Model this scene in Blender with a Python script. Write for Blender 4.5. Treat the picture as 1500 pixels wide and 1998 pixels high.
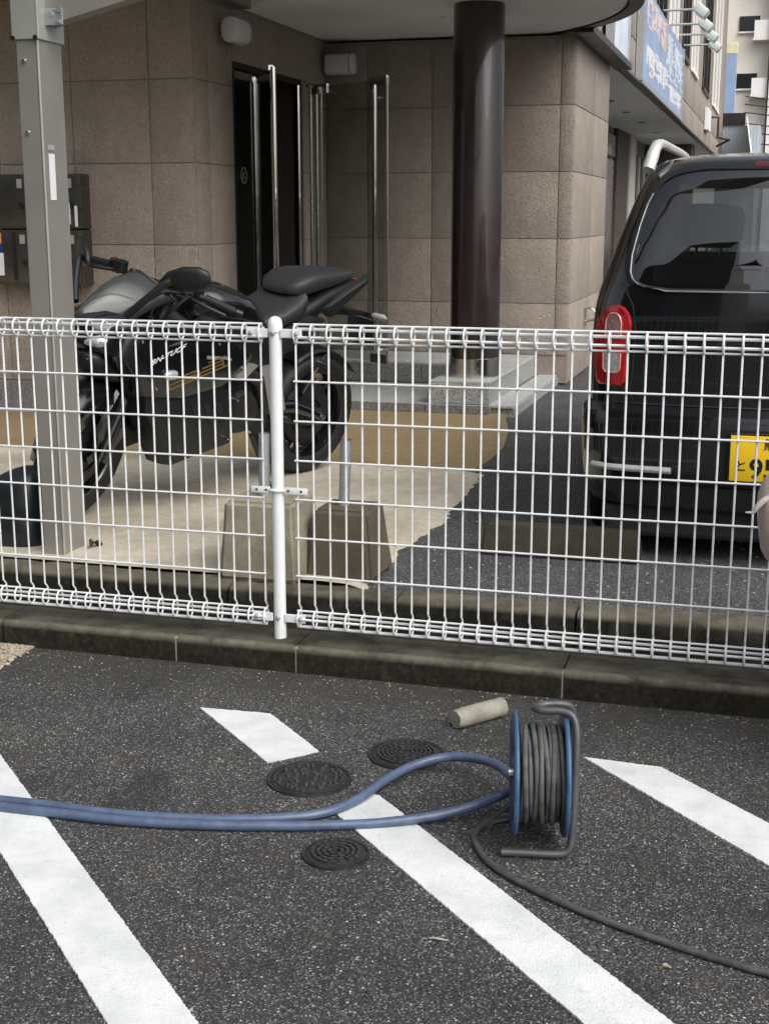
import bpy, bmesh, math, random
from mathutils import Vector, Matrix
R = math.radians
PI = math.pi
random.seed(7)
sc = bpy.context.scene
for o in list(bpy.data.objects):
    bpy.data.objects.remove(o)
COL = sc.collection

# ------------------------------------------------------------------ camera, sky, sun, exposure
cd = bpy.data.cameras.new('camera'); cam = bpy.data.objects.new('camera', cd); COL.objects.link(cam)
cd.sensor_fit = 'HORIZONTAL'; cd.sensor_width = 36; cd.lens = 36 * 2620 / 1500
cd.clip_start = 0.05; cd.clip_end = 600
cam.location = (0, 0, 1.34); cam.rotation_euler = (R(90 - 12.45), 0, R(16))
sc.camera = cam

SUN_EL, SUN_AZ = 46, 126            # elevation, azimuth (clockwise from +Y)
w = bpy.data.worlds.new('World'); sc.world = w; w.use_nodes = True
nt = w.node_tree; bg = nt.nodes['Background']
sky = nt.nodes.new('ShaderNodeTexSky'); sky.sky_type = 'NISHITA'; sky.sun_disc = False
sky.sun_elevation = R(SUN_EL); sky.sun_rotation = R(SUN_AZ)
sky.air_density = 1.0; sky.dust_density = 6.0; sky.ozone_density = 1.0
hs = nt.nodes.new('ShaderNodeHueSaturation'); hs.inputs['Saturation'].default_value = 0.48   # overcast: nearly colourless
nt.links.new(sky.outputs[0], hs.inputs['Color']); nt.links.new(hs.outputs[0], bg.inputs['Color'])
bg.inputs['Strength'].default_value = 0.15
ld = bpy.data.lights.new('sun', 'SUN'); ld.energy = 1.5; ld.angle = R(70); ld.color = (1, 1.0, 0.995)
sun = bpy.data.objects.new('sun', ld); COL.objects.link(sun)
sun.rotation_euler = (R(90 - SUN_EL), 0, R(180 - SUN_AZ))
sc.view_settings.view_transform = 'Standard'; sc.view_settings.look = 'None'
sc.view_settings.gamma = 1.0; sc.view_settings.use_curve_mapping = False
sc.view_settings.exposure = 0.15
sc.cycles.use_denoising = True
sc.cycles.max_bounces = 8; sc.cycles.transparent_max_bounces = 12

# ------------------------------------------------------------------ materials
MATS = {}
def _new(name):
    m = bpy.data.materials.new(name); m.use_nodes = True
    t = m.node_tree; b = t.nodes['Principled BSDF']
    MATS[name] = m
    return m, t, b
def N(t, typ, **kw):
    n = t.nodes.new(typ)
    for k, v in kw.items():
        if k in n.inputs: n.inputs[k].default_value = v
        else: setattr(n, k, v)
    return n
def ramp(t, src, stops):
    r = N(t, 'ShaderNodeValToRGB'); t.links.new(src, r.inputs[0])
    e = r.color_ramp.elements
    while len(e) < len(stops): e.new(0.5)
    for i, (p, c) in enumerate(stops):
        e[i].position = p; e[i].color = (*c, 1) if len(c) == 3 else c
    return r.outputs[0]
def mixc(t, fac, a, b, mode='MIX'):
    n = N(t, 'ShaderNodeMix', data_type='RGBA', blend_type=mode)
    for s, i in ((fac, 0), (a, 6), (b, 7)):
        if hasattr(s, 'links'): t.links.new(s, n.inputs[i])
        else: n.inputs[i].default_value = s if i == 0 else (*s, 1)
    return n.outputs[2]
def noise(t, scale, detail=4, rough=.55, co=None, dim=None):
    n = N(t, 'ShaderNodeTexNoise', Scale=scale, Detail=detail, Roughness=rough)
    t.links.new(co or t.co, n.inputs['Vector'])
    return n.outputs['Fac']
class T:  # node tree wrapper holding the coordinate socket
    def __init__(s, t, coord='Object', obj_random=False):
        s.t = t
def coords(t, kind='Object', scale=(1, 1, 1)):
    c = N(t, 'ShaderNodeTexCoord'); mp = N(t, 'ShaderNodeMapping'); mp.inputs['Scale'].default_value = scale
    t.links.new(c.outputs[kind], mp.inputs[0])
    return mp.outputs[0]
def nz(t, co, scale, detail=4, rough=.55):
    n = N(t, 'ShaderNodeTexNoise', Scale=scale, Detail=detail, Roughness=rough)
    t.links.new(co, n.inputs['Vector']); return n.outputs['Fac']
def vor(t, co, scale, feature='F1', out='Distance'):
    n = N(t, 'ShaderNodeTexVoronoi', Scale=scale, feature=feature); t.links.new(co, n.inputs['Vector'])
    return n.outputs[out]
def bump(t, b, h, strength=.3, dist=.004):
    n = N(t, 'ShaderNodeBump', Strength=strength, Distance=dist); t.links.new(h, n.inputs['Height'])
    t.links.new(n.outputs[0], b.inputs['Normal']); return n
def dark(c, k): return tuple(x * k for x in c)
def plain(name, col, rough=.5, metal=0.0, var=.12, scale=12, bs=0.0, bscale=80, coat=0.0, spec=.5, grime=0.0):
    m, t, b = _new(name); co = coords(t)
    c = ramp(t, nz(t, co, scale, 5), [(.3, dark(col, 1 - var)), (.7, dark(col, 1 + var))])
    if grime:
        g = ramp(t, nz(t, co, scale * .35, 6, .7), [(.45, (0, 0, 0)), (.75, (grime,) * 3)])
        c = mixc(t, g, c, dark(col, .45))
    t.links.new(c, b.inputs['Base Color'])
    rr = ramp(t, nz(t, co, scale * 2, 3), [(.3, (max(.02, rough - .06),) * 3), (.7, (rough + .06,) * 3)])
    t.links.new(rr, b.inputs['Roughness'])
    b.inputs['Metallic'].default_value = metal; b.inputs['Specular IOR Level'].default_value = spec
    b.inputs['Coat Weight'].default_value = coat; b.inputs['Coat Roughness'].default_value = .03
    if bs: bump(t, b, nz(t, co, bscale, 4), bs, .003)
    return m
def asphalt(name, base, light, scale=230, amount=.80, brown=.25, dirt=None):
    m, t, b = _new(name); co = coords(t)
    cell = vor(t, co, scale, out='Color'); d = vor(t, co, scale)
    sep = N(t, 'ShaderNodeSeparateColor'); t.links.new(cell, sep.inputs[0])
    c = ramp(t, sep.outputs[0], [(0, dark(base, .45)), (.5, base), (amount, dark(base, 1.75)), (min(.985, amount + .13), dark(light, .62)), (1, light)])
    big = nz(t, co, 2.2, 5, .6)
    tint = ramp(t, big, [(.30, (.66, .69, .69)), (.5, (1, 1, 1)), (.72, (1.22, 1.17, 1.12))])
    c = mixc(t, 1.0, c, tint, 'MULTIPLY')
    patch = ramp(t, nz(t, co, 7, 5, .7), [(.52, (0, 0, 0)), (.72, (brown,) * 3)])
    c = mixc(t, patch, c, (.062, .05, .042))
    if dirt:      # silt washed against the kerb, and blotchy oil and damp stains
        sy = N(t, 'ShaderNodeSeparateXYZ'); t.links.new(co, sy.inputs[0])
        mr = N(t, 'ShaderNodeMapRange'); t.links.new(sy.outputs[1], mr.inputs[0])
        for k_, v_ in ((1, dirt[0]), (2, dirt[1]), (3, 0.0), (4, 1.0)): mr.inputs[k_].default_value = v_
        q = N(t, 'ShaderNodeMath', operation='MULTIPLY'); t.links.new(mr.outputs[0], q.inputs[0])
        t.links.new(ramp(t, nz(t, co, 5, 6, .65), [(.30, (.2,) * 3), (.60, (.85,) * 3)]), q.inputs[1])
        c = mixc(t, q.outputs[0], c, (.044, .041, .037))
        oil = ramp(t, nz(t, co, 3.1, 4, .5), [(.60, (0, 0, 0)), (.70, (.55,) * 3)])
        c = mixc(t, oil, c, (.022, .022, .023))
    fine = vor(t, co, scale * .37, out='Color'); s2 = N(t, 'ShaderNodeSeparateColor'); t.links.new(fine, s2.inputs[0])
    fd = vor(t, co, scale * .37)
    spot = N(t, 'ShaderNodeMath', operation='MULTIPLY')
    t.links.new(ramp(t, s2.outputs[1], [(.962, (0, 0, 0)), (.972, (1, 1, 1))]), spot.inputs[0])
    t.links.new(ramp(t, fd, [(.22, (1, 1, 1)), (.36, (0, 0, 0))]), spot.inputs[1])
    c = mixc(t, spot.outputs[0], c, dark(light, 1.25))
    t.links.new(c, b.inputs['Base Color']); b.inputs['Roughness'].default_value = .85
    b.inputs['Specular IOR Level'].default_value = .3
    add = N(t, 'ShaderNodeMath', operation='ADD'); t.links.new(d, add.inputs[0]); t.links.new(nz(t, co, 90, 5), add.inputs[1])
    bump(t, b, add.outputs[0], .55, .004)
    return m
def concrete(name, col, stain, amt=.6, sc_=3.0, pits=.25, rough=.9, streak=False, wear=False, dark_below=0.0):
    m, t, b = _new(name); co = coords(t)
    c = ramp(t, nz(t, co, 26, 6, .65), [(.3, dark(col, .82)), (.7, dark(col, 1.15))])
    co2 = coords(t, scale=(1, 1, .25)) if streak else co
    st = ramp(t, nz(t, co2, sc_, 7, .68), [(.42, (0, 0, 0)), (.66, (amt,) * 3)])
    c = mixc(t, st, c, stain)
    sp = ramp(t, vor(t, co, 150), [(.05, (pits,) * 3), (.2, (0, 0, 0))])
    c = mixc(t, sp, c, dark(col, .35))
    if dark_below:      # darker mottled tone on the upright faces below the arris
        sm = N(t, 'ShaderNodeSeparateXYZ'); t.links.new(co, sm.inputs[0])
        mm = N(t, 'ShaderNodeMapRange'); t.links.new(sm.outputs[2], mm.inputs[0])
        for k_, v_ in ((1, dark_below - .012), (2, dark_below + .003), (3, 1.0), (4, 0.0)): mm.inputs[k_].default_value = v_
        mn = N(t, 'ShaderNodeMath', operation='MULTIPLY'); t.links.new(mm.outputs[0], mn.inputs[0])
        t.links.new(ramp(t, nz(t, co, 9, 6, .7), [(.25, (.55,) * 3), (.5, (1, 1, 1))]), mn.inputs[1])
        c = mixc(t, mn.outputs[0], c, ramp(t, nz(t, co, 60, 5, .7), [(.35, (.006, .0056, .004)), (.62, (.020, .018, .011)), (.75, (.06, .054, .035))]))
    if wear:      # rubbed, paler arris along the front edge
        sx = N(t, 'ShaderNodeSeparateXYZ'); t.links.new(co, sx.inputs[0])
        w1 = N(t, 'ShaderNodeMath', operation='MULTIPLY')
        t.links.new(ramp(t, sx.outputs[2], [(.060, (0, 0, 0)), (.078, (1, 1, 1))]), w1.inputs[0])
        mr = N(t, 'ShaderNodeMapRange'); t.links.new(sx.outputs[1], mr.inputs[0])
        for k_, v_ in ((1, 3.610), (2, 3.628), (3, 1.0), (4, 0.0)): mr.inputs[k_].default_value = v_
        t.links.new(mr.outputs[0], w1.inputs[1])
        w2 = N(t, 'ShaderNodeMath', operation='MULTIPLY'); t.links.new(w1.outputs[0], w2.inputs[0])
        t.links.new(ramp(t, nz(t, co, 14, 6, .7), [(.35, (.05,) * 3), (.6, (.9,) * 3)]), w2.inputs[1])
        c = mixc(t, w2.outputs[0], c, (.17, .16, .125))
    t.links.new(c, b.inputs['Base Color']); b.inputs['Roughness'].default_value = rough
    b.inputs['Specular IOR Level'].default_value = .25
    bump(t, b, nz(t, co, 120, 6, .7), .35, .003)
    return m
def stucco(name, col):
    m, t, b = _new(name); co = coords(t)
    c = ramp(t, nz(t, co, 5, 6, .6), [(.3, dark(col, .9)), (.7, dark(col, 1.1))])
    vc = coords(t, scale=(5, 5, .7))
    streak = ramp(t, nz(t, vc, 3, 5, .65), [(.5, (0, 0, 0)), (.75, (.22,) * 3)])
    c = mixc(t, streak, c, dark(col, .62))
    t.links.new(c, b.inputs['Base Color']); b.inputs['Roughness'].default_value = .82
    b.inputs['Specular IOR Level'].default_value = .3
    n1 = N(t, 'ShaderNodeTexNoise', Scale=38, Detail=4, Roughness=.55, Distortion=2.2); t.links.new(co, n1.inputs['Vector'])
    c = mixc(t, 1.0, c, ramp(t, n1.outputs['Fac'], [(.30, (.80, .80, .80)), (.5, (1, 1, 1)), (.7, (1.16, 1.15, 1.14))]), 'MULTIPLY')
    t.links.new(c, b.inputs['Base Color'])
    bump(t, b, n1.outputs['Fac'], 1.0, .014)
    return m
def granite(name, col):
    m, t, b = _new(name); co = coords(t)
    s = N(t, 'ShaderNodeSeparateColor'); t.links.new(vor(t, co, 190, out='Color'), s.inputs[0])
    c = ramp(t, s.outputs[0], [(0, dark(col, .35)), (.5, col), (1, dark(col, 1.55))])
    c = mixc(t, ramp(t, nz(t, co, 3, 5), [(.4, (0, 0, 0)), (.7, (.4,) * 3)]), c, dark(col, .6))
    t.links.new(c, b.inputs['Base Color']); b.inputs['Roughness'].default_value = .55
    return m
def paint_line(name):
    m, t, b = _new(name); co = coords(t)
    c = ramp(t, nz(t, co, 9, 6, .6), [(.3, (.56, .59, .59)), (.6, (.70, .725, .722))])
    c = mixc(t, ramp(t, nz(t, co, 45, 5, .7), [(.58, (0, 0, 0)), (.75, (.6,) * 3)]), c, (.43, .44, .43))
    c = mixc(t, ramp(t, nz(t, co, 130, 4, .7), [(.66, (0, 0, 0)), (.72, (.8,) * 3)]), c, (.12, .12, .12))
    c = mixc(t, ramp(t, vor(t, co, 95), [(.05, (.65,) * 3), (.10, (0, 0, 0))]), c, (.22, .22, .21))
    t.links.new(c, b.inputs['Base Color']); b.inputs['Roughness'].default_value = .7
    s = N(t, 'ShaderNodeMath', operation='ADD'); t.links.new(vor(t, co, 230), s.inputs[0]); t.links.new(nz(t, co, 60, 5), s.inputs[1])
    bump(t, b, s.outputs[0], .3, .003)
    return m
def glass(name, tint, rough=.01, ior=1.5, extra=0.0, refl=1.0):
    m = bpy.data.materials.new(name); m.use_nodes = True; t = m.node_tree; MATS[name] = m
    t.nodes.remove(t.nodes['Principled BSDF']); out = t.nodes['Material Output']
    tr = N(t, 'ShaderNodeBsdfTransparent'); tr.inputs[0].default_value = (*tint, 1)
    gl = N(t, 'ShaderNodeBsdfGlossy', Roughness=rough); gl.inputs[0].default_value = (refl, refl, refl, 1)
    fr = N(t, 'ShaderNodeFresnel', IOR=ior); mx = N(t, 'ShaderNodeMixShader')
    ad = N(t, 'ShaderNodeMath', operation='ADD'); ad.inputs[1].default_value = extra; ad.use_clamp = True
    t.links.new(fr.outputs[0], ad.inputs[0])
    ge = N(t, 'ShaderNodeNewGeometry'); iv = N(t, 'ShaderNodeMath', operation='SUBTRACT'); iv.inputs[0].default_value = 1.0; t.links.new(ge.outputs['Backfacing'], iv.inputs[1])
    mu = N(t, 'ShaderNodeMath', operation='MULTIPLY'); t.links.new(ad.outputs[0], mu.inputs[0]); t.links.new(iv.outputs[0], mu.inputs[1]); t.links.new(mu.outputs[0], mx.inputs[0])
    t.links.new(tr.outputs[0], mx.inputs[1]); t.links.new(gl.outputs[0], mx.inputs[2]); t.links.new(mx.outputs[0], out.inputs[0])
    return m

asphalt('asphalt_near', (.046, .048, .048), (.42, .415, .395), scale=320, amount=.845, brown=.5, dirt=(3.2, 3.58))
asphalt('asphalt_far', (.062, .063, .065), (.24, .24, .235), scale=210, amount=.80, brown=.1)
paint_line('line_paint')
concrete('kerb', (.085, .079, .062), (.022, .020, .013), .95, 8, .6, streak=True, wear=True, dark_below=.073)
concrete('kerb_far', (.145, .13, .10), (.055, .046, .030), .9, 7, .6, dark_below=.085)
concrete('wheel_stop', (.055, .049, .036), (.024, .021, .014), .8, 5, .3)
concrete('pad', (.56, .515, .42), (.25, .205, .14), .7, 1.3, .1)
concrete('paving_tan', (.30, .225, .125), (.20, .15, .085), .5, 1.2, .1)
concrete('block_concrete', (.31, .285, .215), (.12, .10, .065), .6, 4, .25)
concrete('block_brown', (.115, .095, .07), (.05, .04, .028), .6, 4, .35)
concrete('core_concrete', (.33, .32, .27), (.15, .135, .10), .75, 14, .8)
concrete('soil', (.035, .03, .024), (.012, .011, .01), .7, 6, .3)
concrete('gravel_stone', (.42, .37, .29), (.25, .19, .12), .5, 30, .1)
concrete('tile_grey', (.44, .45, .44), (.27, .275, .27), .45, 1.6, .1, .6)
stucco('stucco', (.365, .315, .272))
plain('joint', (.27, .228, .196), .9)
granite('granite', (.33, .335, .32))
granite('granite_dark', (.20, .20, .195))
plain('soffit', (.80, .82, .80), .8, var=.04, scale=2)
plain('column_paint', (.030, .022, .021), .22, 0, .12, 3, coat=.5)
plain('dark_metal', (.03, .028, .026), .4, .3)
plain('steel', (.62, .61, .59), .22, 1.0, .06, 20)
plain('chrome', (.8, .8, .8), .07, 1.0, .03, 20)
plain('alu', (.315, .30, .275), .42, .35, .05, 5, spec=.4)
plain('alu_light', (.42, .44, .40), .4, .3, .05, 5)
plain('white_coat', (.76, .79, .80), .35, 0, .04, 30, grime=.16)
plain('galv', (.50, .53, .55), .4, .7, .12, 40)
plain('black_paint', (.0045, .0055, .0065), .16, 0, .1, 4, coat=1.0)
plain('black_gloss', (.006, .007, .008), .2, 0, .1, 6, coat=.8)
plain('black_plastic', (.009, .0098, .0105), .40, 0, .15, 40, .15, 300)
plain('black_matt', (.014, .015, .017), .5, 0, .15, 40, .25, 400)
plain('rubber', (.014, .014, .014), .6, 0, .2, 30, .2, 200)
plain('seat_vinyl', (.024, .026, .028), .5, 0, .12, 50, .25, 350)
plain('bag_plastic', (.010, .014, .016), .4, 0, .2, 12)
plain('interior', (.05, .052, .055), .8)
plain('headrest', (.16, .165, .17), .85, 0, .1, 60)
plain('red_lens', (.42, .006, .012), .12, 0, .1, 30, coat=1.0)
plain('lens_grey', (.55, .55, .55), .15, .4, .4, 110, .6, 60, coat=.8)
plain('red_dark', (.10, .004, .008), .15, 0, .1, coat=.8)
plain('lens_pink', (.34, .20, .20), .15, .2, .5, 110, .6, 60, coat=.8)
plain('lens_rim', (.70, .28, .27), .2, 0, .1, coat=.6)
plain('yellow_plate', (.86, .56, .02), .45, 0, .04, 20)
plain('black_ink', (.006, .006, .006), .5)
plain('white_ink', (.75, .76, .76), .5, var=.04)
plain('gold_ink', (.24, .145, .045), .35, .3, .1, 60)
plain('grey_reflector', (.42, .44, .45), .3, .2, .05)
plain('hose_blue', (.085, .118, .20), .34, 0, .22, 30, .1, 90, grime=.25)
plain('reel_blue', (.055, .115, .22), .4, .1, .25, 18, grime=.5)
plain('cable_grey', (.07, .071, .072), .6, 0, .35, 40, .2, 120)
plain('wound_grey', (.085, .086, .086), .6, 0, .5, 35, .2, 120, grime=.5)
plain('reel_tube', (.085, .088, .095), .42, .3, .2, 30, grime=.3)
plain('iron', (.040, .040, .044), .42, .45, .35, 40, .3, 120)
plain('iron_highlight', (.075, .077, .085), .38, .55, .3, 60, .2, 120)  # lighter iron: highlights of the raised pattern put into the colour
plain('lamp_white', (.66, .67, .72), .45, 0, .04)
plain('mailbox_green', (.085, .082, .068), .3, .55, .12, 6)
plain('slot_black', (.008, .008, .008), .6)
plain('sticker_white', (.78, .80, .82), .5, var=.03)
plain('sticker_blue', (.02, .16, .46), .5, var=.05)
plain('sticker_navy', (.012, .045, .20), .5, var=.05)
plain('sticker_orange', (.80, .30, .14), .5, var=.3, scale=90)
plain('sticker_cream', (.78, .62, .40), .5, var=.2, scale=90)
plain('sign_blue', (.26, .37, .58), .35, 0, .22, 2.5)
plain('sign_pale', (.66, .74, .84), .4, 0, .15, 4)
plain('sign_pink', (.80, .62, .58), .45, 0, .1, 8)
plain('far_wall', (.86, .80, .71), .9, 0, .06, .6)
plain('far_wall_white', (.88, .865, .84), .9, 0, .05, .6)
plain('shop_taupe', (.20, .18, .155), .8, 0, .1, 2)
plain('shop_pale', (.50, .48, .44), .8, 0, .1, 2)
plain('window_dark', (.02, .023, .026), .12, 0, .2, 3)
plain('banner_blue', (.32, .44, .66), .5, 0, .1, 2)
plain('banner_yellow', (.80, .78, .52), .5)
plain('corrugated', (.42, .49, .54), .5, .2, .08, 2)
plain('flood_grey', (.62, .70, .66), .4, .1)
plain('stone_dark', (.07, .05, .04), .7, 0, .5, 25, .5, 40)
plain('door_black', (.008, .008, .009), .25, 0, .2)
plain('hall_dark', (.045, .036, .03), .7, 0, .15, 2)
plain('beige_cloth', (.52, .425, .375), .85, 0, .08, 25, .3, 160)
plain('jacket_cloth', (.17, .18, .19), .85, 0, .1, 25, .3, 160)
plain('pale_cloth', (.48, .42, .38), .85, 0, .08, 40)
plain('skin', (.52, .33, .25), .55)
plain('hair', (.015, .012, .010), .5)
plain('leaf_dry', (.30, .24, .15), .8, 0, .3, 60)
plain('leaf_pale', (.36, .33, .28), .8, 0, .2, 60)
plain('leaf_brown', (.035, .026, .018), .8, 0, .3, 60)
plain('mortar', (.26, .245, .20), .9, 0, .25, 30, .4, 60)
plain('opposite_wall', (.13, .12, .115), .8, 0, .1, .8)
plain('silver_rail', (.70, .71, .71), .3, .4, .04)
glass('door_glass', (.50, .54, .53), .01, 1.5, .03)
glass('clear_glass', (.92, .94, .93), .01, 1.5)
glass('leaf_glass', (.80, .82, .81), .01, 1.5, .10)
glass('van_glass', (.17, .185, .185), .01, 1.6, .10)
glass('van_front_glass', (.75, .82, .78), .01, 1.45)
m, t, b = _new('smoke_screen'); b.inputs['Base Color'].default_value = (.060, .066, .062, 1); b.inputs['Roughness'].default_value = .26; b.inputs['Alpha'].default_value = .75; b.inputs['Coat Weight'].default_value = .6
glass('polycarbonate', (.80, .81, .80), .15, 1.4)

# ------------------------------------------------------------------ mesh helpers
def link(o, parent=None):
    COL.objects.link(o)
    if parent is not None: o.parent = parent
    return o
def thing(name, label, cat, loc=(0, 0, 0), rz=0.0, group=None):
    o = bpy.data.objects.new(name, None); o.empty_display_size = .1
    o.location = loc; o.rotation_euler = (0, 0, rz); link(o)
    o['label'] = label; o['category'] = cat
    if group: o['group'] = group
    o['org'] = tuple(loc)
    return o
def tag(o, label, cat, group=None):
    o['label'] = label; o['category'] = cat
    if group: o['group'] = group
    return o
def root(o):
    while o.parent is not None: o = o.parent
    return o
class MB:
    """collects vertices and faces for ONE mesh object"""
    def __init__(s): s.v = []; s.f = []
    def add(s, vs, fs):
        n = len(s.v); s.v += [tuple(x) for x in vs]; s.f += [tuple(i + n for i in f) for f in fs]; return s
    def box(s, x0, x1, y0, y1, z0, z1, bev=0.0):
        if bev <= 0:
            s.add([(x0, y0, z0), (x1, y0, z0), (x1, y1, z0), (x0, y1, z0), (x0, y0, z1), (x1, y0, z1), (x1, y1, z1), (x0, y1, z1)],
                  [(3, 2, 1, 0), (4, 5, 6, 7), (0, 1, 5, 4), (1, 2, 6, 5), (2, 3, 7, 6), (3, 0, 4, 7)])
            return s
        bm = bmesh.new(); bmesh.ops.create_cube(bm, size=1.0)
        for v in bm.verts:
            v.co = ((x0 + x1) / 2 + v.co.x * (x1 - x0), (y0 + y1) / 2 + v.co.y * (y1 - y0), (z0 + z1) / 2 + v.co.z * (z1 - z0))
        bmesh.ops.bevel(bm, geom=list(bm.edges), offset=bev, segments=2, affect='EDGES', profile=.5)
        return s.bm(bm)
    def bm(s, bm):
        bm.verts.index_update()
        s.add([v.co[:] for v in bm.verts], [[v.index for v in f.verts] for f in bm.faces]); bm.free(); return s
    def tube(s, pts, r, n=8, caps=True, closed=False):
        pts = [Vector(p) for p in pts]; m = len(pts); rings = []
        rr = r if hasattr(r, '__len__') else [r] * m
        prev = None
        for i, p in enumerate(pts):
            a = pts[(i - 1) % m] if (closed or i > 0) else p
            b = pts[(i + 1) % m] if (closed or i < m - 1) else p
            t = (b - a).normalized() if (b - a).length > 1e-9 else Vector((0, 0, 1))
            if prev is None:
                q = Vector((0, 0, 1)) if abs(t.z) < .9 else Vector((1, 0, 0)); e = t.cross(q).normalized()
            else:
                e = (prev - t * prev.dot(t)).normalized()
            prev = e; g = t.cross(e)
            rings.append([p + (e * math.cos(2 * PI * k / n) + g * math.sin(2 * PI * k / n)) * rr[i] for k in range(n)])
        vs = [v for ring in rings for v in ring]; fs = []
        for i in range(m if closed else m - 1):
            j = (i + 1) % m
            for k in range(n): fs.append((i * n + k, i * n + (k + 1) % n, j * n + (k + 1) % n, j * n + k))
        if caps and not closed:
            fs.append(tuple(range(n - 1, -1, -1))); fs.append(tuple((m - 1) * n + k for k in range(n)))
        return s.add(vs, fs)
    def lathe(s, prof, n=32, axis='Z', c=(0, 0, 0)):
        vs = []; fs = []; m = len(prof)
        for k in range(n):
            a = 2 * PI * k / n; ca, sa = math.cos(a), math.sin(a)
            for r, h in prof:
                if axis == 'Z': p = (r * ca, r * sa, h)
                elif axis == 'Y': p = (r * ca, h, r * sa)
                else: p = (h, r * ca, r * sa)
                vs.append((p[0] + c[0], p[1] + c[1], p[2] + c[2]))
        for k in range(n):
            for i in range(m - 1):
                a0, a1 = k * m + i, k * m + i + 1; b0, b1 = ((k + 1) % n) * m + i, ((k + 1) % n) * m + i + 1
                fs.append((a0, b0, b1, a1))
        return s.add(vs, fs)
    def prism(s, poly, z0, z1):
        n = len(poly)
        return s.add([(x, y, z0) for x, y in poly] + [(x, y, z1) for x, y in poly],
                     [tuple(range(n - 1, -1, -1)), tuple(range(n, 2 * n))] + [(i, (i + 1) % n, n + (i + 1) % n, n + i) for i in range(n)])
    def grid(s, rows):
        m = len(rows[0]); fs = []
        for i in range(len(rows) - 1):
            for j in range(m - 1): fs.append((i * m + j, i * m + j + 1, (i + 1) * m + j + 1, (i + 1) * m + j))
        return s.add([p for r_ in rows for p in r_], fs)
    def loft(s, secs, n=20, e=2.4):
        """sections along X: (x, zc, hy, hz)  superellipse"""
        vs = []; fs = []
        for (x, zc, hy, hz) in secs:
            for k in range(n):
                a = 2 * PI * k / n; ca, sa = math.cos(a), math.sin(a)
                vs.append((x, math.copysign(abs(ca) ** (2 / e), ca) * hy, zc + math.copysign(abs(sa) ** (2 / e), sa) * hz))
        m = len(secs)
        for i in range(m - 1):
            for k in range(n): fs.append((i * n + k, i * n + (k + 1) % n, (i + 1) * n + (k + 1) % n, (i + 1) * n + k))
        fs.append(tuple(range(n - 1, -1, -1))); fs.append(tuple((m - 1) * n + k for k in range(n)))
        return s.add(vs, fs)
    def puff(s, poly, levels):
        """polygon in (x,z) with rings at y levels [(y, scale)]; capped with a fan"""
        cx = sum(p[0] for p in poly) / len(poly); cz = sum(p[1] for p in poly) / len(poly); n = len(poly); vs = []; fs = []
        for (y, k) in levels:
            for (x, z) in poly: vs.append((cx + (x - cx) * k, y, cz + (z - cz) * k))
        for i in range(len(levels) - 1):
            for k in range(n): fs.append((i * n + k, i * n + (k + 1) % n, (i + 1) * n + (k + 1) % n, (i + 1) * n + k))
        fs.append(tuple(range(n - 1, -1, -1))); fs.append(tuple((len(levels) - 1) * n + k for k in range(n)))
        return s.add(vs, fs)
    def xf(s, M):
        s.v = [tuple(M @ Vector(p)) for p in s.v]; return s
    def mesh(s, name, mat, smooth=False, org=(0, 0, 0), angle=40):
        me = bpy.data.meshes.new(name)
        me.from_pydata([(x - org[0], y - org[1], z - org[2]) for x, y, z in s.v], [], s.f)
        bm = bmesh.new(); bm.from_mesh(me); bmesh.ops.recalc_face_normals(bm, faces=bm.faces)
        if smooth:
            for f in bm.faces: f.smooth = True
            for ed in bm.edges:
                if len(ed.link_faces) == 2 and ed.calc_face_angle(0) > R(angle): ed.smooth = False
        bm.to_mesh(me); bm.free()
        me.materials.append(MATS[mat]); return me
    def build(s, name, mat, parent=None, smooth=False, angle=40, local=False):
        org = (0, 0, 0) if (parent is None or local) else tuple(root(parent).get('org', (0, 0, 0)))
        return link(bpy.data.objects.new(name, s.mesh(name, mat, smooth, org, angle)), parent)
def structure(o): o['kind'] = 'structure'; return o
def catmull(pts, k=8):
    pts = [Vector(p) for p in pts]; P = [pts[0] * 2 - pts[1]] + pts + [pts[-1] * 2 - pts[-2]]; out = []
    for i in range(1, len(P) - 2):
        for j in range(k):
            t = j / k
            out.append(.5 * ((2 * P[i]) + (-P[i - 1] + P[i + 1]) * t + (2 * P[i - 1] - 5 * P[i] + 4 * P[i + 1] - P[i + 2]) * t * t + (-P[i - 1] + 3 * P[i] - 3 * P[i + 1] + P[i + 2]) * t ** 3))
    out.append(pts[-1]); return out
def text(name, body, size, mat, parent, M, extrude=.0006, shear=0.0, local=True, bold=0.0):
    cu = bpy.data.curves.new(name, 'FONT'); cu.body = body; cu.size = size; cu.extrude = extrude; cu.shear = shear; cu.offset = bold
    cu.align_x = 'LEFT'; cu.resolution_u = 3
    tmp = bpy.data.objects.new(name, cu); COL.objects.link(tmp)
    dg = bpy.context.evaluated_depsgraph_get(); me = bpy.data.meshes.new_from_object(tmp.evaluated_get(dg))
    bpy.data.objects.remove(tmp); bpy.data.curves.remove(cu)
    me.transform(M); me.materials.clear(); me.materials.append(MATS[mat])
    if not local:
        org = tuple(root(parent).get('org', (0, 0, 0))); me.transform(Matrix.Translation((-org[0], -org[1], -org[2])))
    return link(bpy.data.objects.new(name, me), parent)
def jitter_line(a, b, step=.005, amp=.0014):
    a = Vector(a); b = Vector(b); d = b - a; n = max(2, int(d.length / step)); q = Vector((-d.y, d.x)).normalized()
    return [tuple(a + d * (i / n) + q * (random.uniform(-amp, amp) if 0 < i < n else 0)) for i in range(n)]

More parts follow.
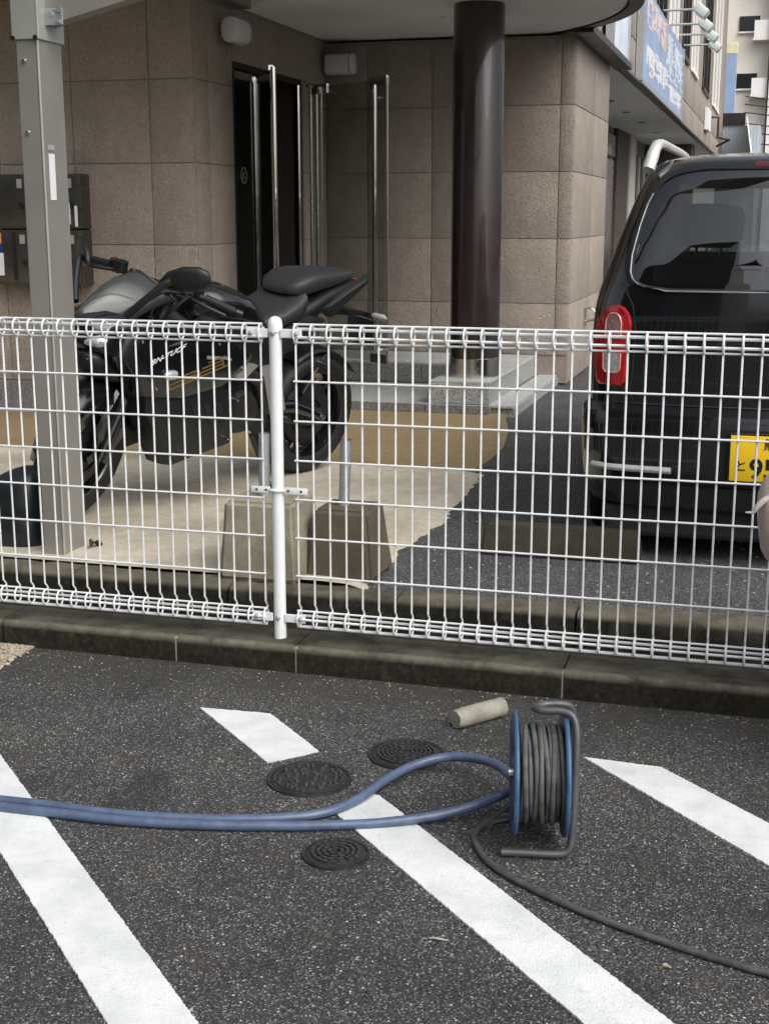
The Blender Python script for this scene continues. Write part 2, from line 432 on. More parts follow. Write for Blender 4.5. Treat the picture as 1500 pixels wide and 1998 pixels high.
# ------------------------------------------------------------------ ground
structure(MB().box(-60, 60, -40, 3.61, -.6, 0).build('parking_asphalt', 'asphalt_near'))
def stripe(name, poly):
    pts = []
    for i in range(len(poly)): pts += jitter_line(poly[i], poly[(i + 1) % len(poly)])
    return structure(MB().prism(pts, -.002, .004).build(name, 'line_paint'))
stripe('painted_line', [(-1.466, 3.252), (-1.149, 2.944), (-1.049, 3.048), (-1.261, 3.262)])
stripe('painted_line', [(-.893, 2.711), (1.25, .55), (1.40, .65), (-.094, 2.094), (-.825, 2.832), (-.84, 2.835), (-.868, 2.79)])
stripe('painted_line', [(-2.01, 2.99), (-2.14, 2.93), (-.30, 1.13), (-.15, 1.17)])
stripe('painted_line', [(-.393, 3.195), (.061, 2.722), (.80, 1.98), (.90, 2.09), (.06, 2.93), (-.199, 3.184)])

# kerb under the fence: each stone a piece of its own
kf = structure(MB().box(-3.6, 1.4, 3.64, 3.74, -.3, .06).build('kerb', 'soil'))
js = [-3.5, -2.9, -2.3, -1.70, -1.31, -.51, .10, .70, 1.3]
for a, b in zip(js[:-1], js[1:]):
    m = MB(); dz = random.uniform(-.002, .002); dy = random.uniform(-.002, .002)
    # top slightly crowned towards the fence
    n = 14; prof = [(3.605, -.05), (3.605, .070), (3.612, .082), (3.64, .085), (3.755, .087), (3.768, .080), (3.772, -.05)]
    rows = []
    for i in range(n + 1):
        u = a + .003 + (b - a - .006) * i / n
        rows.append([(u, y + dy + random.uniform(-.0015, .0015), z + dz + random.uniform(-.0015, .0015)) for y, z in prof])
    m.grid(rows); m.add(rows[0], [tuple(range(len(prof)))]); m.add(rows[-1], [tuple(range(len(prof)))])
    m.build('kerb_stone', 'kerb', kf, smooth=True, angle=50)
for u in (-1.70, -1.31, -.51, .10):
    m = MB(); m.box(u - .008, u + .008, 3.609, 3.64, -.02, .079, .003); m.build('mortar_joint', 'mortar', kf)
structure(MB().box(-6, 6, 3.77, 4.15, -.4, -.02).build('gutter_bed', 'soil'))
k2 = structure(MB().box(-6, 6, 4.16, 4.25, -.4, .03).build('boundary_kerb', 'soil'))
x = -4.15
while x < 3:
    ln = .6; m = MB(); dz = random.uniform(-.004, .004); n = 14
    prof = [(4.14, -.12), (4.14, .070), (4.150, .088), (4.17, .092), (4.26, .092), (4.262, -.1)]
    rows = [[(x + .004 + (ln - .008) * i / n, y + random.uniform(-.003, .003), z + dz + random.uniform(-.003, .003)) for y, z in prof] for i in range(n + 1)]
    m.grid(rows); m.add(rows[0], [tuple(range(len(prof)))]); m.add(rows[-1], [tuple(range(len(prof)))])
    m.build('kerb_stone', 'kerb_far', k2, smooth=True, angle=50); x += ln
structure(MB().box(-60, 60, 4.258, 130, -.4, .078).build('yard_asphalt', 'asphalt_far'))
# concrete pad the motorcycle stands on, with a ragged sloping edge
EDGE = [(4.27, -1.335), (4.66, -1.345), (4.87, -1.355), (5.39, -1.31), (5.8, -1.35), (6.14, -1.387), (6.46, -1.42)]
rows = []
for k in range(60):
    v = 4.27 + 2.19 * k / 59
    for (a, ua), (b_, ub) in zip(EDGE[:-1], EDGE[1:]):
        if a <= v <= b_ + 1e-6: u = ua + (ub - ua) * (v - a) / (b_ - a)
    u += random.uniform(-.006, .006)
    rows.append([(-7.5, v, .100), (u - .12, v, .100), (u - .03, v, .097), (u, v, .090), (u + .035 + .05 * max(0, v - 5.5) + random.uniform(-.012, .012), v, .077)])
m = MB().grid(rows)
pad = structure(m.build('concrete_pad', 'pad', smooth=True))
structure(MB().prism([(-7.5, 6.462), (-1.39, 6.462), (-1.37, 6.8), (-1.38, 7.2), (-1.47, 7.8), (-1.62, 8.45), (-7.5, 8.45)], .05, .0985).build('tan_paving', 'paving_tan'))

# entrance landing, tile by tile
ld_ = structure(MB().box(-3.38, -1.70, 8.37, 10.19, .02, .140).build('entrance_landing', 'joint'))
def tiles(parent, u0, u1, v0, v1, z0, z1, du, dv, mat, bev=.003):
    nu = max(1, round((u1 - u0) / du)); nv = max(1, round((v1 - v0) / dv))
    for i in range(nu):
        for j in range(nv):
            a = u0 + (u1 - u0) * i / nu; b = u0 + (u1 - u0) * (i + 1) / nu; c = v0 + (v1 - v0) * j / nv; d = v0 + (v1 - v0) * (j + 1) / nv
            MB().box(a + .002, b - .002, c + .002, d - .002, z0, z1 + random.uniform(-.0006, .0006), bev).build('tile', mat, parent)
tiles(ld_, -3.38, -1.70, 8.36, 9.42, .135, .152, .42, .35, 'tile_grey')
tiles(ld_, -1.70, -1.56, 8.40, 12.4, .135, .152, .14, .5, 'tile_grey')
MB().box(-1.70, -1.55, 8.42, 12.4, .02, .134).build('edge_base', 'granite', ld_)
for i in range(4):
    a = -3.38 + 1.68 * i / 4
    MB().box(a + .002, a + .418, 8.338, 8.362, .06, .154, .003).build('riser_stone', 'granite_dark', ld_)
up = structure(MB().box(-3.38, -1.72, 9.46, 10.19, .15, .288).build('upper_landing', 'granite'))
MB().box(-2.10, -1.72, 8.42, 9.459, .15, .288).build('pedestal_base', 'granite', up)
tiles(up, -3.38, -1.72, 9.45, 10.19, .285, .302, .42, .37, 'tile_grey')
tiles(up, -2.11, -1.71, 8.41, 9.44, .285, .302, .40, .34, 'tile_grey')
for i in range(4):
    a = -3.38 + .3175 * i
    MB().box(a + .002, a + .3155, 9.432, 9.459, .154, .284, .003).build('riser_stone', 'granite_dark', up)
MB().box(-2.108, -1.712, 8.396, 8.419, .155, .284, .003).build('riser_stone', 'granite', up)

# ------------------------------------------------------------------ the building with the entrance
B = thing('entrance_building', 'brown textured-panel building with a recessed glass-door entrance under a round canopy', 'building', (-3.39, 7.7, .09))
core = MB()
core.box(-12, -3.398, 7.708, 8.33, .09, 9)            # left wing in front of the door opening
core.box(-12, -3.398, 8.33, 9.62, 2.33, 9)          # over the doors
core.box(-12, -3.398, 9.62, 14, .09, 9)
core.box(-3.405, -1.486, 10.208, 12.25, .09, 2.62)      # back wall and right block
core.box(-3.405, -1.494, 10.22, 36, 2.70, 9)         # upper storeys
core.box(-12, -3.405, 14, 36, .09, 9)
core.build('wall_core', 'joint', B)
ZJ = [.30, .677, 1.165, 1.652, 2.14, 2.627, 3.115, 3.60]
def panel(parent, axis, at, a, b, z0, z1, out, mat='stucco', g=.0024, th=.016, name='wall_panel'):
    """one wall panel on plane axis=at, spanning a..b along the wall; out = outward sign"""
    m = MB()
    if axis == 'v': m.box(a + g, b - g, *sorted((at, at + out * -th)), z0 + g, z1 - g, .004)
    else: m.box(*sorted((at, at + out * -th)), a + g, b - g, z0 + g, z1 - g, .004)
    return m.build(name, mat, parent, smooth=True)
left_j = [-3.39, -3.68, -4.20, -4.72, -5.24, -5.76, -6.28]
for k in range(len(ZJ) - 1):
    for a, b in zip(left_j[1:], left_j[:-1]): panel(B, 'v', 7.70, a, b, ZJ[k], ZJ[k + 1], -1)
    for a, b in ((7.722, 7.93), (7.93, 8.322)): panel(B, 'u', -3.39, a, b, ZJ[k], ZJ[k + 1], 1)
for a, b in ((8.322, 8.80), (8.80, 9.28), (9.28, 9.74), (9.74, 10.2)): panel(B, 'u', -3.39, a, b, 2.30, 2.627, 1)
for a, b in ((8.322, 9.28), (9.28, 10.2)): panel(B, 'u', -3.39, a, b, 2.627, 3.60, 1)
for k in range(len(ZJ) - 1):
    if ZJ[k] < 2.2: panel(B, 'u', -3.39, 9.63, 10.2, ZJ[k], min(2.30, ZJ[k + 1]), 1)
back_j = [-3.39, -3.06, -2.553, -2.07, -1.585, -1.482]
ZB = [.30, .690, 1.172, 1.660, 2.135, 2.60]
for k in range(len(ZB) - 1):
    for a, b in zip(back_j[:-1], back_j[1:]): panel(B, 'v', 10.20, a, b, ZB[k], ZB[k + 1], -1)
for k in range(len(ZB) - 1):
    for a, b in ((10.222, 11.3), (11.3, 12.24)): panel(B, 'u', -1.478, a, b, ZB[k] if k else .12, ZB[k + 1], 1)
# plinth of the left wing
for a, b in zip(left_j[1:], left_j[:-1]):
    MB().box(a + .002, b - .002, 7.672, 7.719, .125, .296, .004).build('plinth_stone', 'granite_dark', B)
    MB().box(a + .002, b - .002, 7.655, 7.719, .098, .123, .003).build('plinth_ledge', 'tile_grey', B)
# canopy: round slab with a dark rim
cx, cy, cr = -3.17, 8.6, 2.31
can = MB().lathe([(0, 2.655), (cr - .09, 2.655), (cr - .09, 2.632), (cr, 2.632), (cr + .012, 2.66), (cr + .012, 3.0), (0, 3.0)], 96, 'Z', (cx, cy, 0)).build('canopy', 'dark_metal', B, smooth=True)
MB().lathe([(0, 2.640), (cr - .105, 2.640), (cr - .10, 2.655)], 96, 'Z', (cx, cy, 0)).build('soffit', 'soffit', can, smooth=True)
MB().box(-1.476, -1.33, 9.98, 12.6, 2.605, 2.66, .004).build('fascia_strip', 'dark_metal', B)
MB().box(-2.25, -2.20, 9.2, 9.26, 2.628, 2.639).build('soffit_fitting', 'soffit', B)
# column
colm = MB().lathe([(.001, .42), (.163, .42), (.163, 2.62), (.155, 2.66), (.001, 2.66)], 48, 'Z', (-1.885, 8.74, 0)).build('column', 'column_paint', B, smooth=True)
MB().lathe([(.001, .30), (.168, .30), (.168, .425), (.160, .430), (.001, .430)], 48, 'Z', (-1.885, 8.74, 0)).build('base_ring', 'steel', colm, smooth=True)
MB().lathe([(.168, .295), (.19, .303), (.168, .298)], 48, 'Z', (-1.885, 8.74, 0)).build('base_seal', 'tile_grey', colm, smooth=True)

# door opening: hall behind, glass leaves, chrome bars
hall = MB(); hall.box(-6.2, -6.1, 8.3, 9.62, .2, 2.4); hall.box(-6.1, -3.41, 8.30, 8.329, .2, 2.33); hall.box(-6.1, -3.42, 9.60, 9.618, .2, 2.33)
hall.box(-6.1, -3.41, 8.33, 9.60, 2.30, 2.329); hall.box(-6.1, -3.41, 8.33, 9.60, .2, .285)
hall.build('hall', 'hall_dark', B)
fr = MB(); fr.box(-3.44, -3.388, 8.324, 8.352, .29, 2.298); fr.box(-3.44, -3.388, 9.60, 9.626, .29, 2.298); fr.box(-3.44, -3.388, 8.352, 9.60, 2.262, 2.298)
fr.build('door_frame', 'dark_metal', B)
def pane_uv(name, p0, p1, z0, z1, th, mat, parent):
    p0 = Vector(p0); p1 = Vector(p1); d = (p1 - p0).normalized(); q = Vector((-d.y, d.x)) * th / 2
    return MB().prism([tuple(p0 + q), tuple(p1 + q), tuple(p1 - q), tuple(p0 - q)], z0, z1).build(name, mat, parent)
def bar(parent, name, p, z0, z1, r, mat='chrome'):
    return MB().tube([(p[0], p[1], z0), (p[0], p[1], z1)], r, 12).build(name, mat, parent, smooth=True)
# fixed pane beside the opening
fp = pane_uv('fixed_pane', (-3.415, 8.36), (-3.415, 8.70), .30, 2.2, .012, 'door_glass', B)
MB().box(-3.43, -3.40, 8.35, 8.71, 2.20, 2.255, .004).build('top_rail', 'steel', fp)
bar(fp, 'stile', (-3.40, 8.72), .30, 2.24, .014)
ring = MB().lathe([(.046, 0), (.054, 0), (.054, .002), (.046, .002), (.046, 0)], 32, 'Z')
ring.xf(Matrix.Translation((-3.4, 8.50, 1.60)) @ Matrix.Rotation(R(90), 4, 'Z') @ Matrix.Rotation(R(90), 4, 'X')).build('emblem_ring', 'grey_reflector', fp)
text('emblem_letter', 'K', .075, 'grey_reflector', fp, Matrix.Translation((-3.399, 8.478, 1.574)) @ Matrix.Rotation(R(90), 4, 'Z') @ Matrix.Rotation(R(90), 4, 'X'), local=False)
LT = R(61); LX, LY = -3.40 + .72 * math.cos(LT), 8.74 - .72 * math.sin(LT)
# leaf folded open near the left side
lf = pane_uv('door', (-3.40, 8.74), (LX, LY), .31, 2.22, .012, 'door_glass', B)
bar(lf, 'handle', (LX + .01, LY + .01), .34, 2.235, .017)
bar(lf, 'stile', (-3.395, 8.745), .31, 2.2, .014)
pane_uv('top_fitting', (LX - .04, LY + .10), (LX, LY), 2.215, 2.245, .03, 'chrome', lf)
# open right-hand leaf standing out over the landing
rl = pane_uv('door', (-3.34, 9.66), (-2.575, 9.05), .33, 2.245, .012, 'leaf_glass', B)
def along(t): return (-3.34 + .765 * t, 9.66 - .61 * t)
q = along(.93); bar(rl, 'handle', (q[0] - .035, q[1] - .045), .42, 2.20, .017)
q = along(.02); bar(rl, 'stile', q, .33, 2.24, .013, 'steel'); q = along(.10); bar(rl, 'stile', q, .33, 2.24, .013, 'steel')
for z in (2.12, .42):
    q = along(.93); MB().tube([(q[0] - .035, q[1] - .045, z), (q[0], q[1], z)], .010, 8).build('handle_mount', 'chrome', rl)
for t, z0, z1 in ((.80, 2.20, 2.262), (.80, .325, .385), (.05, 2.2, 2.262)):
    a = along(t); b = along(min(1, t + .2)); pane_uv('patch_fitting', a, b, z0, z1, .02, 'steel', rl)
ge_ = along(1.0); bar(rl, 'glass_edge', ge_, .33, 2.245, .007, 'steel')
MB().tube([(-3.34, 9.62, 2.262), (-3.17, 10.12, 2.222)], .014, 10).build('track_rail', 'chrome', B, smooth=True)
bar(B, 'door_post', (-3.395, 9.57), .30, 2.26, .016, 'chrome')

# shop front under the overhang, upper wall with windows
so = MB().box(-3.4, -1.50, 12.25, 35.9, 2.635, 2.655).build('shop_soffit', 'soffit', B)
for v in (14.6, 16.2, 18, 20, 22.5): MB().lathe([(0, 2.628), (.05, 2.628), (.055, 2.634)], 16, 'Z', (-1.95, v, 0)).build('downlight', 'dark_metal', so)
MB().box(-1.95, -1.93, 15.2, 16.3, 2.626, 2.634).build('soffit_slot', 'dark_metal', so)
MB().box(-3.4, -2.47, 12.25, 35.9, .08, 2.634).build('shop_wall', 'shop_taupe', B)
MB().box(-2.469, -2.43, 18.6, 20.95, .12, 2.15).build('shop_door', 'door_black', B)
MB().box(-2.469, -2.41, 18.7, 20.9, 2.2, 2.5).build('shop_window', 'window_dark', B)
MB().box(-2.468, -2.40, 21.15, 22.75, .09, 2.63, .01).build('pillar', 'stone_dark', B)
MB().box(-2.468, -2.38, 22.9, 23.75, .09, 2.63, .01).build('pillar', 'shop_pale', B)
for a, b in ((23.95, 24.75), (24.85, 25.7)):
    wd = MB().box(-2.468, -2.43, a, b, .5, 2.35).build('shop_window', 'window_dark', B)
    MB().box(-2.429, -2.40, b - .06, b, .5, 2.35).build('frame', 'shop_pale', wd)
MB().box(-2.468, -1.62, 26.2, 27.2, .09, 2.63, .01).build('pillar', 'stone_dark', B)
upj = [12.3, 14.1, 16.1, 18.1, 20.1, 22.1, 24.1, 26.1, 28.1, 30.1, 32.1, 34.1]
for a, b in zip(upj[:-1], upj[1:]):
    panel(B, 'u', -1.478, a, b, 2.665, 3.05, 1, g=.006)
    panel(B, 'u', -1.478, a, b, 3.05, 3.58, 1, g=.006)
MB().box(-1.50, -1.42, 12.3, 34.1, 2.642, 2.664).build('overhang_edge', 'dark_metal', B)
for i, (a, b) in enumerate(((14.2, 15.8), (16.4, 17.6), (18.2, 19.6), (20.6, 22.0), (22.7, 24.3), (26.0, 28.2), (29.8, 32.6))):
    panel(B, 'u', -1.478, a - .35, a, 3.58, 7, 1)
    wd = MB().box(-1.50, -1.49, a, b, 3.62, 6.2).build('window', 'window_dark', B)
    fm = MB()
    for vv in (a, (a + b) / 2 - .03, b - .06): fm.box(-1.489, -1.455, vv, vv + .06, 3.60, 6.2)
    fm.box(-1.489, -1.44, a + .06, b - .06, 3.58, 3.63); fm.build('frame', 'dark_metal' if i % 2 else 'far_wall_white', wd)
MB().box(-1.489, -1.45, 12.3, 13.85, 3.58, 7).build('upper_wall', 'stucco', B)
MB().box(-1.489, -1.478, 24.31, 25.64, 3.58, 7).build('upper_wall', 'stucco', B)
MB().box(-1.489, -1.478, 32.61, 34.1, 3.58, 7).build('upper_wall', 'stucco', B)

# signs on the upper wall
def sign(name, label, v0, v1, z0, z1, mat, th=.05, u=-1.47):
    t = thing(name, label, 'sign', (u, v0, z0))
    MB().box(u, u + th, v0, v1, z0, z1, .01).build('board', mat, t)
    fm = MB(); fm.box(u, u + th + .02, v0 - .05, v0 - .002, z0 - .03, z1); fm.box(u, u + th + .02, v1 + .002, v1 + .05, z0 - .03, z1); fm.box(u, u + th + .02, v0, v1, z0 - .05, z0 - .003)
    fm.build('frame', 'galv', t)
    return t
sA = sign('shop_sign', 'large blue and white sign board above the shop overhang, white marks on blue', 14.3, 20.1, 2.70, 3.62, 'sign_blue')
random.seed(21)
for (v0, v1, z0, z1, mt, n) in ((14.7, 17.4, 3.25, 3.55, 'sign_pink', 70), (14.8, 17.6, 2.80, 3.08, 'white_ink', 80), (17.2, 19.9, 3.0, 3.5, 'sign_pale', 120), (17.9, 19.8, 2.76, 2.95, 'white_ink', 60)):
    m = MB()
    for i in range(n):
        a = random.uniform(v0, v1); z = random.uniform(z0, z1); dd = random.uniform(0, .0025)
        if random.random() < .5: m.box(-1.4215, -1.4185 + dd, a, a + random.uniform(.15, .45), z, z + .03)
        else: m.box(-1.4215, -1.4186 + dd, a, a + .07, z, min(z1, z + random.uniform(.08, .25)))
    m.build('print', mt, sA)['kind'] = 'stuff'
sB = sign('shop_sign', 'pale blue sign half hidden behind the round canopy edge', 11.75, 12.9, 2.68, 3.5, 'sign_pale', .05, -1.46)
# small board and bracket far along the wall
t = thing('notice_board', 'small white notice board far along the upper wall', 'sign', (-1.47, 27.2, 2.9)); MB().box(-1.47, -1.40, 27.2, 28.3, 2.95, 3.35, .005).build('board', 'sticker_white', t)
t = thing('pipe_bracket', 'thin bent metal bracket on the wall above the van roof', 'bracket', (-1.47, 28.9, 2.7))
MB().tube([(-1.47, 29.2, 3.3), (-1.30, 29.2, 3.3), (-1.30, 29.2, 2.9), (-1.05, 28.6, 2.82), (-1.30, 29.0, 2.72)], .025, 6).build('arm', 'dark_metal', t)
# flood lights over the sign
for v, z, lab in ((17.1, 3.72, 'flood light on a long arm over the sign, uppermost of the row'), (18.2, 3.70, 'flood light on a long arm over the sign, second from the top'),
                  (19.6, 3.745, 'flood light on a long arm over the sign, third from the top'), (20.7, 3.735, 'flood light on a long arm over the sign, lowest and farthest')):
    t = thing('flood_light', lab, 'flood light', (-1.47, v, z), 0, 'flood lights above the blue sign')
    MB().tube([(-1.47, v, z), (-1.08, v, z)], .014, 8).build('arm', 'galv', t)
    h = MB().box(-.085, .085, -.13, .13, -.055, .055, .015); Mh = Matrix.Translation((-1.02, v, z - .02)) @ Matrix.Rotation(R(38), 4, 'Y'); hd = h.xf(Mh).build('head', 'flood_grey', t, smooth=True)
    MB().box(-.07, .07, -.11, .11, -.062, -.056).xf(Mh).build('lens', 'clear_glass', hd)
# wall hook
t = thing('wall_hook', 'small curved metal hook on the pale side wall beside the van', 'hook', (-1.478, 11.05, .52))
MB().box(-1.478, -1.462, 11.03, 11.07, .46, .62, .004).build('plate', 'steel', t)
MB().tube(catmull([(-1.462, 11.05, .61), (-1.41, 11.05, .60), (-1.375, 11.05, .55), (-1.372, 11.05, .525), (-1.462, 11.05, .50)], 5), .010, 8).build('hook_rod', 'steel', t, smooth=True)
# wall lamps
def wall_lamp(lab, M):
    t = thing('wall_lamp', lab, 'lamp', tuple(M.translation), 0, 'white cylinder wall lamps by the entrance')
    t.matrix_world = M
    MB().loft([(-.115, 0, .05, .066), (-.110, 0, .058, .073), (-.10, 0, .062, .075), (.10, 0, .062, .075), (.110, 0, .058, .073), (.115, 0, .05, .066)], 32, 2.6).build('shade', 'lamp_white', t, smooth=True, local=True)
    MB().loft([(.078, 0, .0635, .0765), (.086, 0, .0635, .0765)], 32, 2.6).build('end_band', 'steel', t, smooth=True, local=True)
    MB().box(-.06, .06, .06, .10, -.05, .05, .005).build('mount', 'steel', t, local=True)
wall_lamp('white cylinder wall lamp left of the entrance doors', Matrix.Translation((-3.29, 8.16, 2.455)) @ Matrix.Rotation(R(90), 4, 'Z'))
wall_lamp('white cylinder wall lamp in the inner corner above the open glass door', Matrix.Translation((-3.24, 10.10, 2.455)))

# letter boxes on the left wall
def letter_box(lab, u0, u1, z0, z1, deco):
    t = thing('letter_box', lab, 'letter box', ((u0 + u1) / 2, 7.60, z0), 0, 'letter boxes on the left wall')
    MB().box(u0, u1, 7.575, 7.70, z0, z1, .008).build('body', 'mailbox_green', t, smooth=True)
    d = MB().box(u0 + .012, u1 - .012, 7.562, 7.574, z0 + .014, z1 - .012, .004).build('door', 'mailbox_green', t, smooth=True)
    MB().box(u1 - .075, u1 - .045, 7.556, 7.561, z0 + .14, z0 + .155).build('handle', 'slot_black', d)
    MB().lathe([(.001, 0), (.012, 0), (.012, -.008), (.001, -.008)], 14, 'Y', (u1 - .05, 7.560, z0 + .135)).build('lock', 'slot_black', d)
    MB().box(u1 - .085, u1 - .05, 7.557, 7.5605, z1 - .085, z1 - .03).build('name_card', 'grey_reflector', d)
    for (nm, a, b, c, e, mt) in deco: MB().box(a, b, 7.555, 7.5605, c, e).build(nm, mt, d)
letter_box('grey metal letter box, upper one left of the carport post', -4.74, -4.44, 1.262, 1.592, [])
letter_box('grey metal letter box with orange and navy sticker, lower one left of the carport post', -4.74, -4.44, .915, 1.255,
           [('sticker', -4.715, -4.655, 1.17, 1.235, 'sticker_orange'), ('sticker', -4.715, -4.650, 1.115, 1.169, 'sticker_navy'), ('sticker', -4.710, -4.645, .975, 1.114, 'sticker_white'), ('slot', -4.575, -4.555, .95, 1.24, 'slot_black'), ('slot_frame', -4.555, -4.548, .93, 1.0, 'chrome')])
letter_box('grey metal letter box with blue sticker, upper one right of the carport post', -4.42, -4.10, 1.262, 1.592,
           [('sticker', -4.225, -4.175, 1.475, 1.545, 'sticker_cream'), ('sticker', -4.225, -4.168, 1.415, 1.474, 'sticker_blue'), ('sticker', -4.220, -4.165, 1.29, 1.414, 'sticker_white'), ('slip', -4.135, -4.118, 1.275, 1.40, 'sticker_white')])
letter_box('plain grey metal letter box, lower one right of the carport post', -4.42, -4.10, .915, 1.255, [])

# ------------------------------------------------------------------ far buildings on the right
A = thing('apartment_building', 'beige apartment block far behind with stacked balconies', 'building', (1.0, 52, .08))
MB().box(-3.2, 6, 52, 60, .08, 22).build('wall', 'far_wall', A)
MB().box(-.62, 6, 51.55, 51.99, .08, 22).build('bay', 'far_wall_white', A)
for k in range(8):
    z = 1.6 + 1.95 * k
    wdw = MB().box(-1.75, -1.05, 51.94, 51.99, z + .3, z + .82).build('window', 'window_dark', A)
    MB().box(-1.78, -1.02, 51.90, 51.94, z + .24, z + .30).build('sill', 'far_wall_white', wdw)
    MB().box(-1.25, -.63, 51.5, 51.98, z - .05, z + .03).build('balcony_slab', 'far_wall', A)
    MB().box(-1.22, -.66, 51.5, 51.56, z + .03, z + .62).build('balcony_rail', 'far_wall_white', A)
    MB().box(.1, 1.6, 51.49, 51.54, z + .2, z + 1.0).build('window', 'window_dark', A)
MB().box(-.68, -.62, 51.4, 51.46, .1, 20).build('downpipe', 'dark_metal', A)
t = thing('shed', 'pale blue corrugated metal shed beyond the van roof', 'shed', (-.9, 36, .08))
m = MB()
for i in range(14):
    a = -1.62 + i * .075
    m.box(a, a + .05, 36, 36.05, .08, 3.55); m.box(a + .05, a + .075, 36.02, 36.05, .08, 3.55)
m.build('wall', 'corrugated', t); MB().box(-1.62, -.57, 36.052, 38, .08, 3.52).build('body', 'corrugated', t)
MB().box(-1.66, -.95, 35.95, 36.3, 3.56, 3.85).build('roof_edge', 'dark_metal', t)
t = thing('shop_banner', 'tall narrow blue banner sign with a yellow top far behind', 'sign', (-1.3, 40, 3.6))
MB().box(-1.66, -1.36, 40, 40.1, 3.9, 5.7, .01).build('board', 'banner_blue', t); MB().box(-1.66, -1.36, 40, 40.1, 5.71, 6.0, .01).build('top_board', 'banner_yellow', t)
MB().tube([(-1.45, 40.05, .08), (-1.45, 40.05, 3.9)], .04, 8).build('pole', 'galv', t)
t = thing('white_canopy_frame', 'white slanting sheet roof beside the corrugated shed', 'canopy', (-.6, 34, .08))
MB().add([(-.90, 36, 3.75), (-.60, 36, 2.2), (-.60, 33.5, 2.1), (-.86, 33.5, 3.6), (-.90, 36, 3.72), (-.60, 36, 2.17), (-.60, 33.5, 2.07), (-.86, 33.5, 3.57)], [(0, 1, 2, 3), (7, 6, 5, 4), (0, 1, 5, 4), (2, 3, 7, 6)]).build('sheet', 'far_wall_white', t)
for v in (33.6, 35.9): MB().tube([(-.6, v, .08), (-.6, v, 2.15)], .03, 8).build('post', 'galv', t)
for k in range(9):
    z = 2.7 + .28 * k + random.uniform(-.05, .05)
    o = MB().tube(catmull([(-1.2, 44, z), (0, 44, z - .12), (2, 44, z + .03)], 6), .018, 5).build('power_line', 'dark_metal', None)
    tag(o, ('lowest', 'second lowest', 'third lowest', 'fourth lowest', 'middle', 'fourth highest', 'third highest', 'second highest', 'highest')[k] + ' of the thin dark overhead lines before the beige apartment block', 'cable', 'overhead lines before the apartment block')

# building across the lot, seen only as a reflection in glass and paint
O = thing('opposite_building', 'dark building behind the viewer, mirrored in the van rear window', 'building', (-9, -6, 0))
MB().box(-24, -2.2, -20, -8, 0, 11.5).build('wall', 'opposite_wall', O)
for i in range(5):
    for k in range(2): MB().box(-20 + i * 3.4, -18.2 + i * 3.4, -7.999, -7.95, 1.0 + 3 * k, 2.4 + 3 * k).build('window', 'window_dark', O)
for z in (9.2, 10.6): MB().tube([(-2.2, -8.5, z), (-1.2, -8.5, z + .05), (-.9, -8.5, z - .15)], .07, 6).build('lamp_arm', 'dark_metal', O)

# ------------------------------------------------------------------ mesh fence
FV = 3.672
ROWS = [.870 - .117 * k for k in range(6)]
def wire_profile():
    pts = [(0, .978), (0, .20)]
    top = [(FV + .021 * math.sin(a), 1.0085 - .0245 * math.cos(a)) for a in [2 * PI * k / 14 for k in range(15)]]
    bot = [(FV - .020 * math.sin(a) + .0, .150 + .024 * math.cos(a)) for a in [2 * PI * k / 14 for k in range(15)]]
    return [(v, z) for v, z in reversed(top)][:-1] + [(FV, .972), (FV, .60), (FV, .196), (FV + .010, .186), (FV + .016, .178)] + [(FV - .020 * math.sin(a), .150 + .024 * math.cos(a)) for a in [-.5 + 2 * PI * k / 14 for k in range(15)]]
prof = wire_profile()
wire_me = MB().tube([(0, v - FV, z) for v, z in prof], .0031, 6).mesh('vertical_wire', 'white_coat', True)
def fence_panel(lab, u0, du, n):
    t = thing('mesh_fence', lab, 'fence', (u0, FV, .085), 0, 'white mesh fence panels')
    ua, ub = u0 - (.006 if du > 0 else -.006), u0 + du * (n - 1)
    for i in range(n):
        o = bpy.data.objects.new('vertical_wire', wire_me); link(o, t); o.location = (du * i, 0, -.085)
    def rod(name, v, z, r): MB().tube([(ua, v, z), (ub, v, z)], r, 8).build(name, 'white_coat', t, smooth=True)
    for z in ROWS: rod('horizontal_wire', FV - .0060, z, .0030)
    for v, z, r in ((FV, 1.0345, .0030), (FV + .016, 1.0195, .0046), (FV - .013, .9985, .0036), (FV + .015, .9945, .0036), (FV - .001, .9825, .0030)): rod('top_rail', v, z, r)
    for v, z, r in ((FV, .1750, .0030), (FV + .015, .1560, .0040), (FV - .014, .1515, .0040), (FV - .002, .1265, .0048)): rod('bottom_rail', v, z, r)
    return t
fence_panel('white wire mesh fence panel in front of the motorcycle, left of the post', -1.428, -.05, 40)
fence_panel('white wire mesh fence panel in front of the van, right of the post', -1.320, .05, 41)
fp_ = thing('fence_post', 'white round fence post with domed cap standing on the kerb', 'fence post', (-1.382, FV, .085))
MB().lathe([(.001, .085), (.0185, .085), (.0185, 1.03), (.001, 1.03)], 24, 'Z', (-1.382, FV, 0)).build('tube', 'white_coat', fp_, smooth=True)
MB().lathe([(.0186, 1.012), (.0215, 1.012), (.0215, 1.032), (.019, 1.046), (.012, 1.054), (.001, 1.057)], 24, 'Z', (-1.382, FV, 0)).build('cap', 'white_coat', fp_, smooth=True)
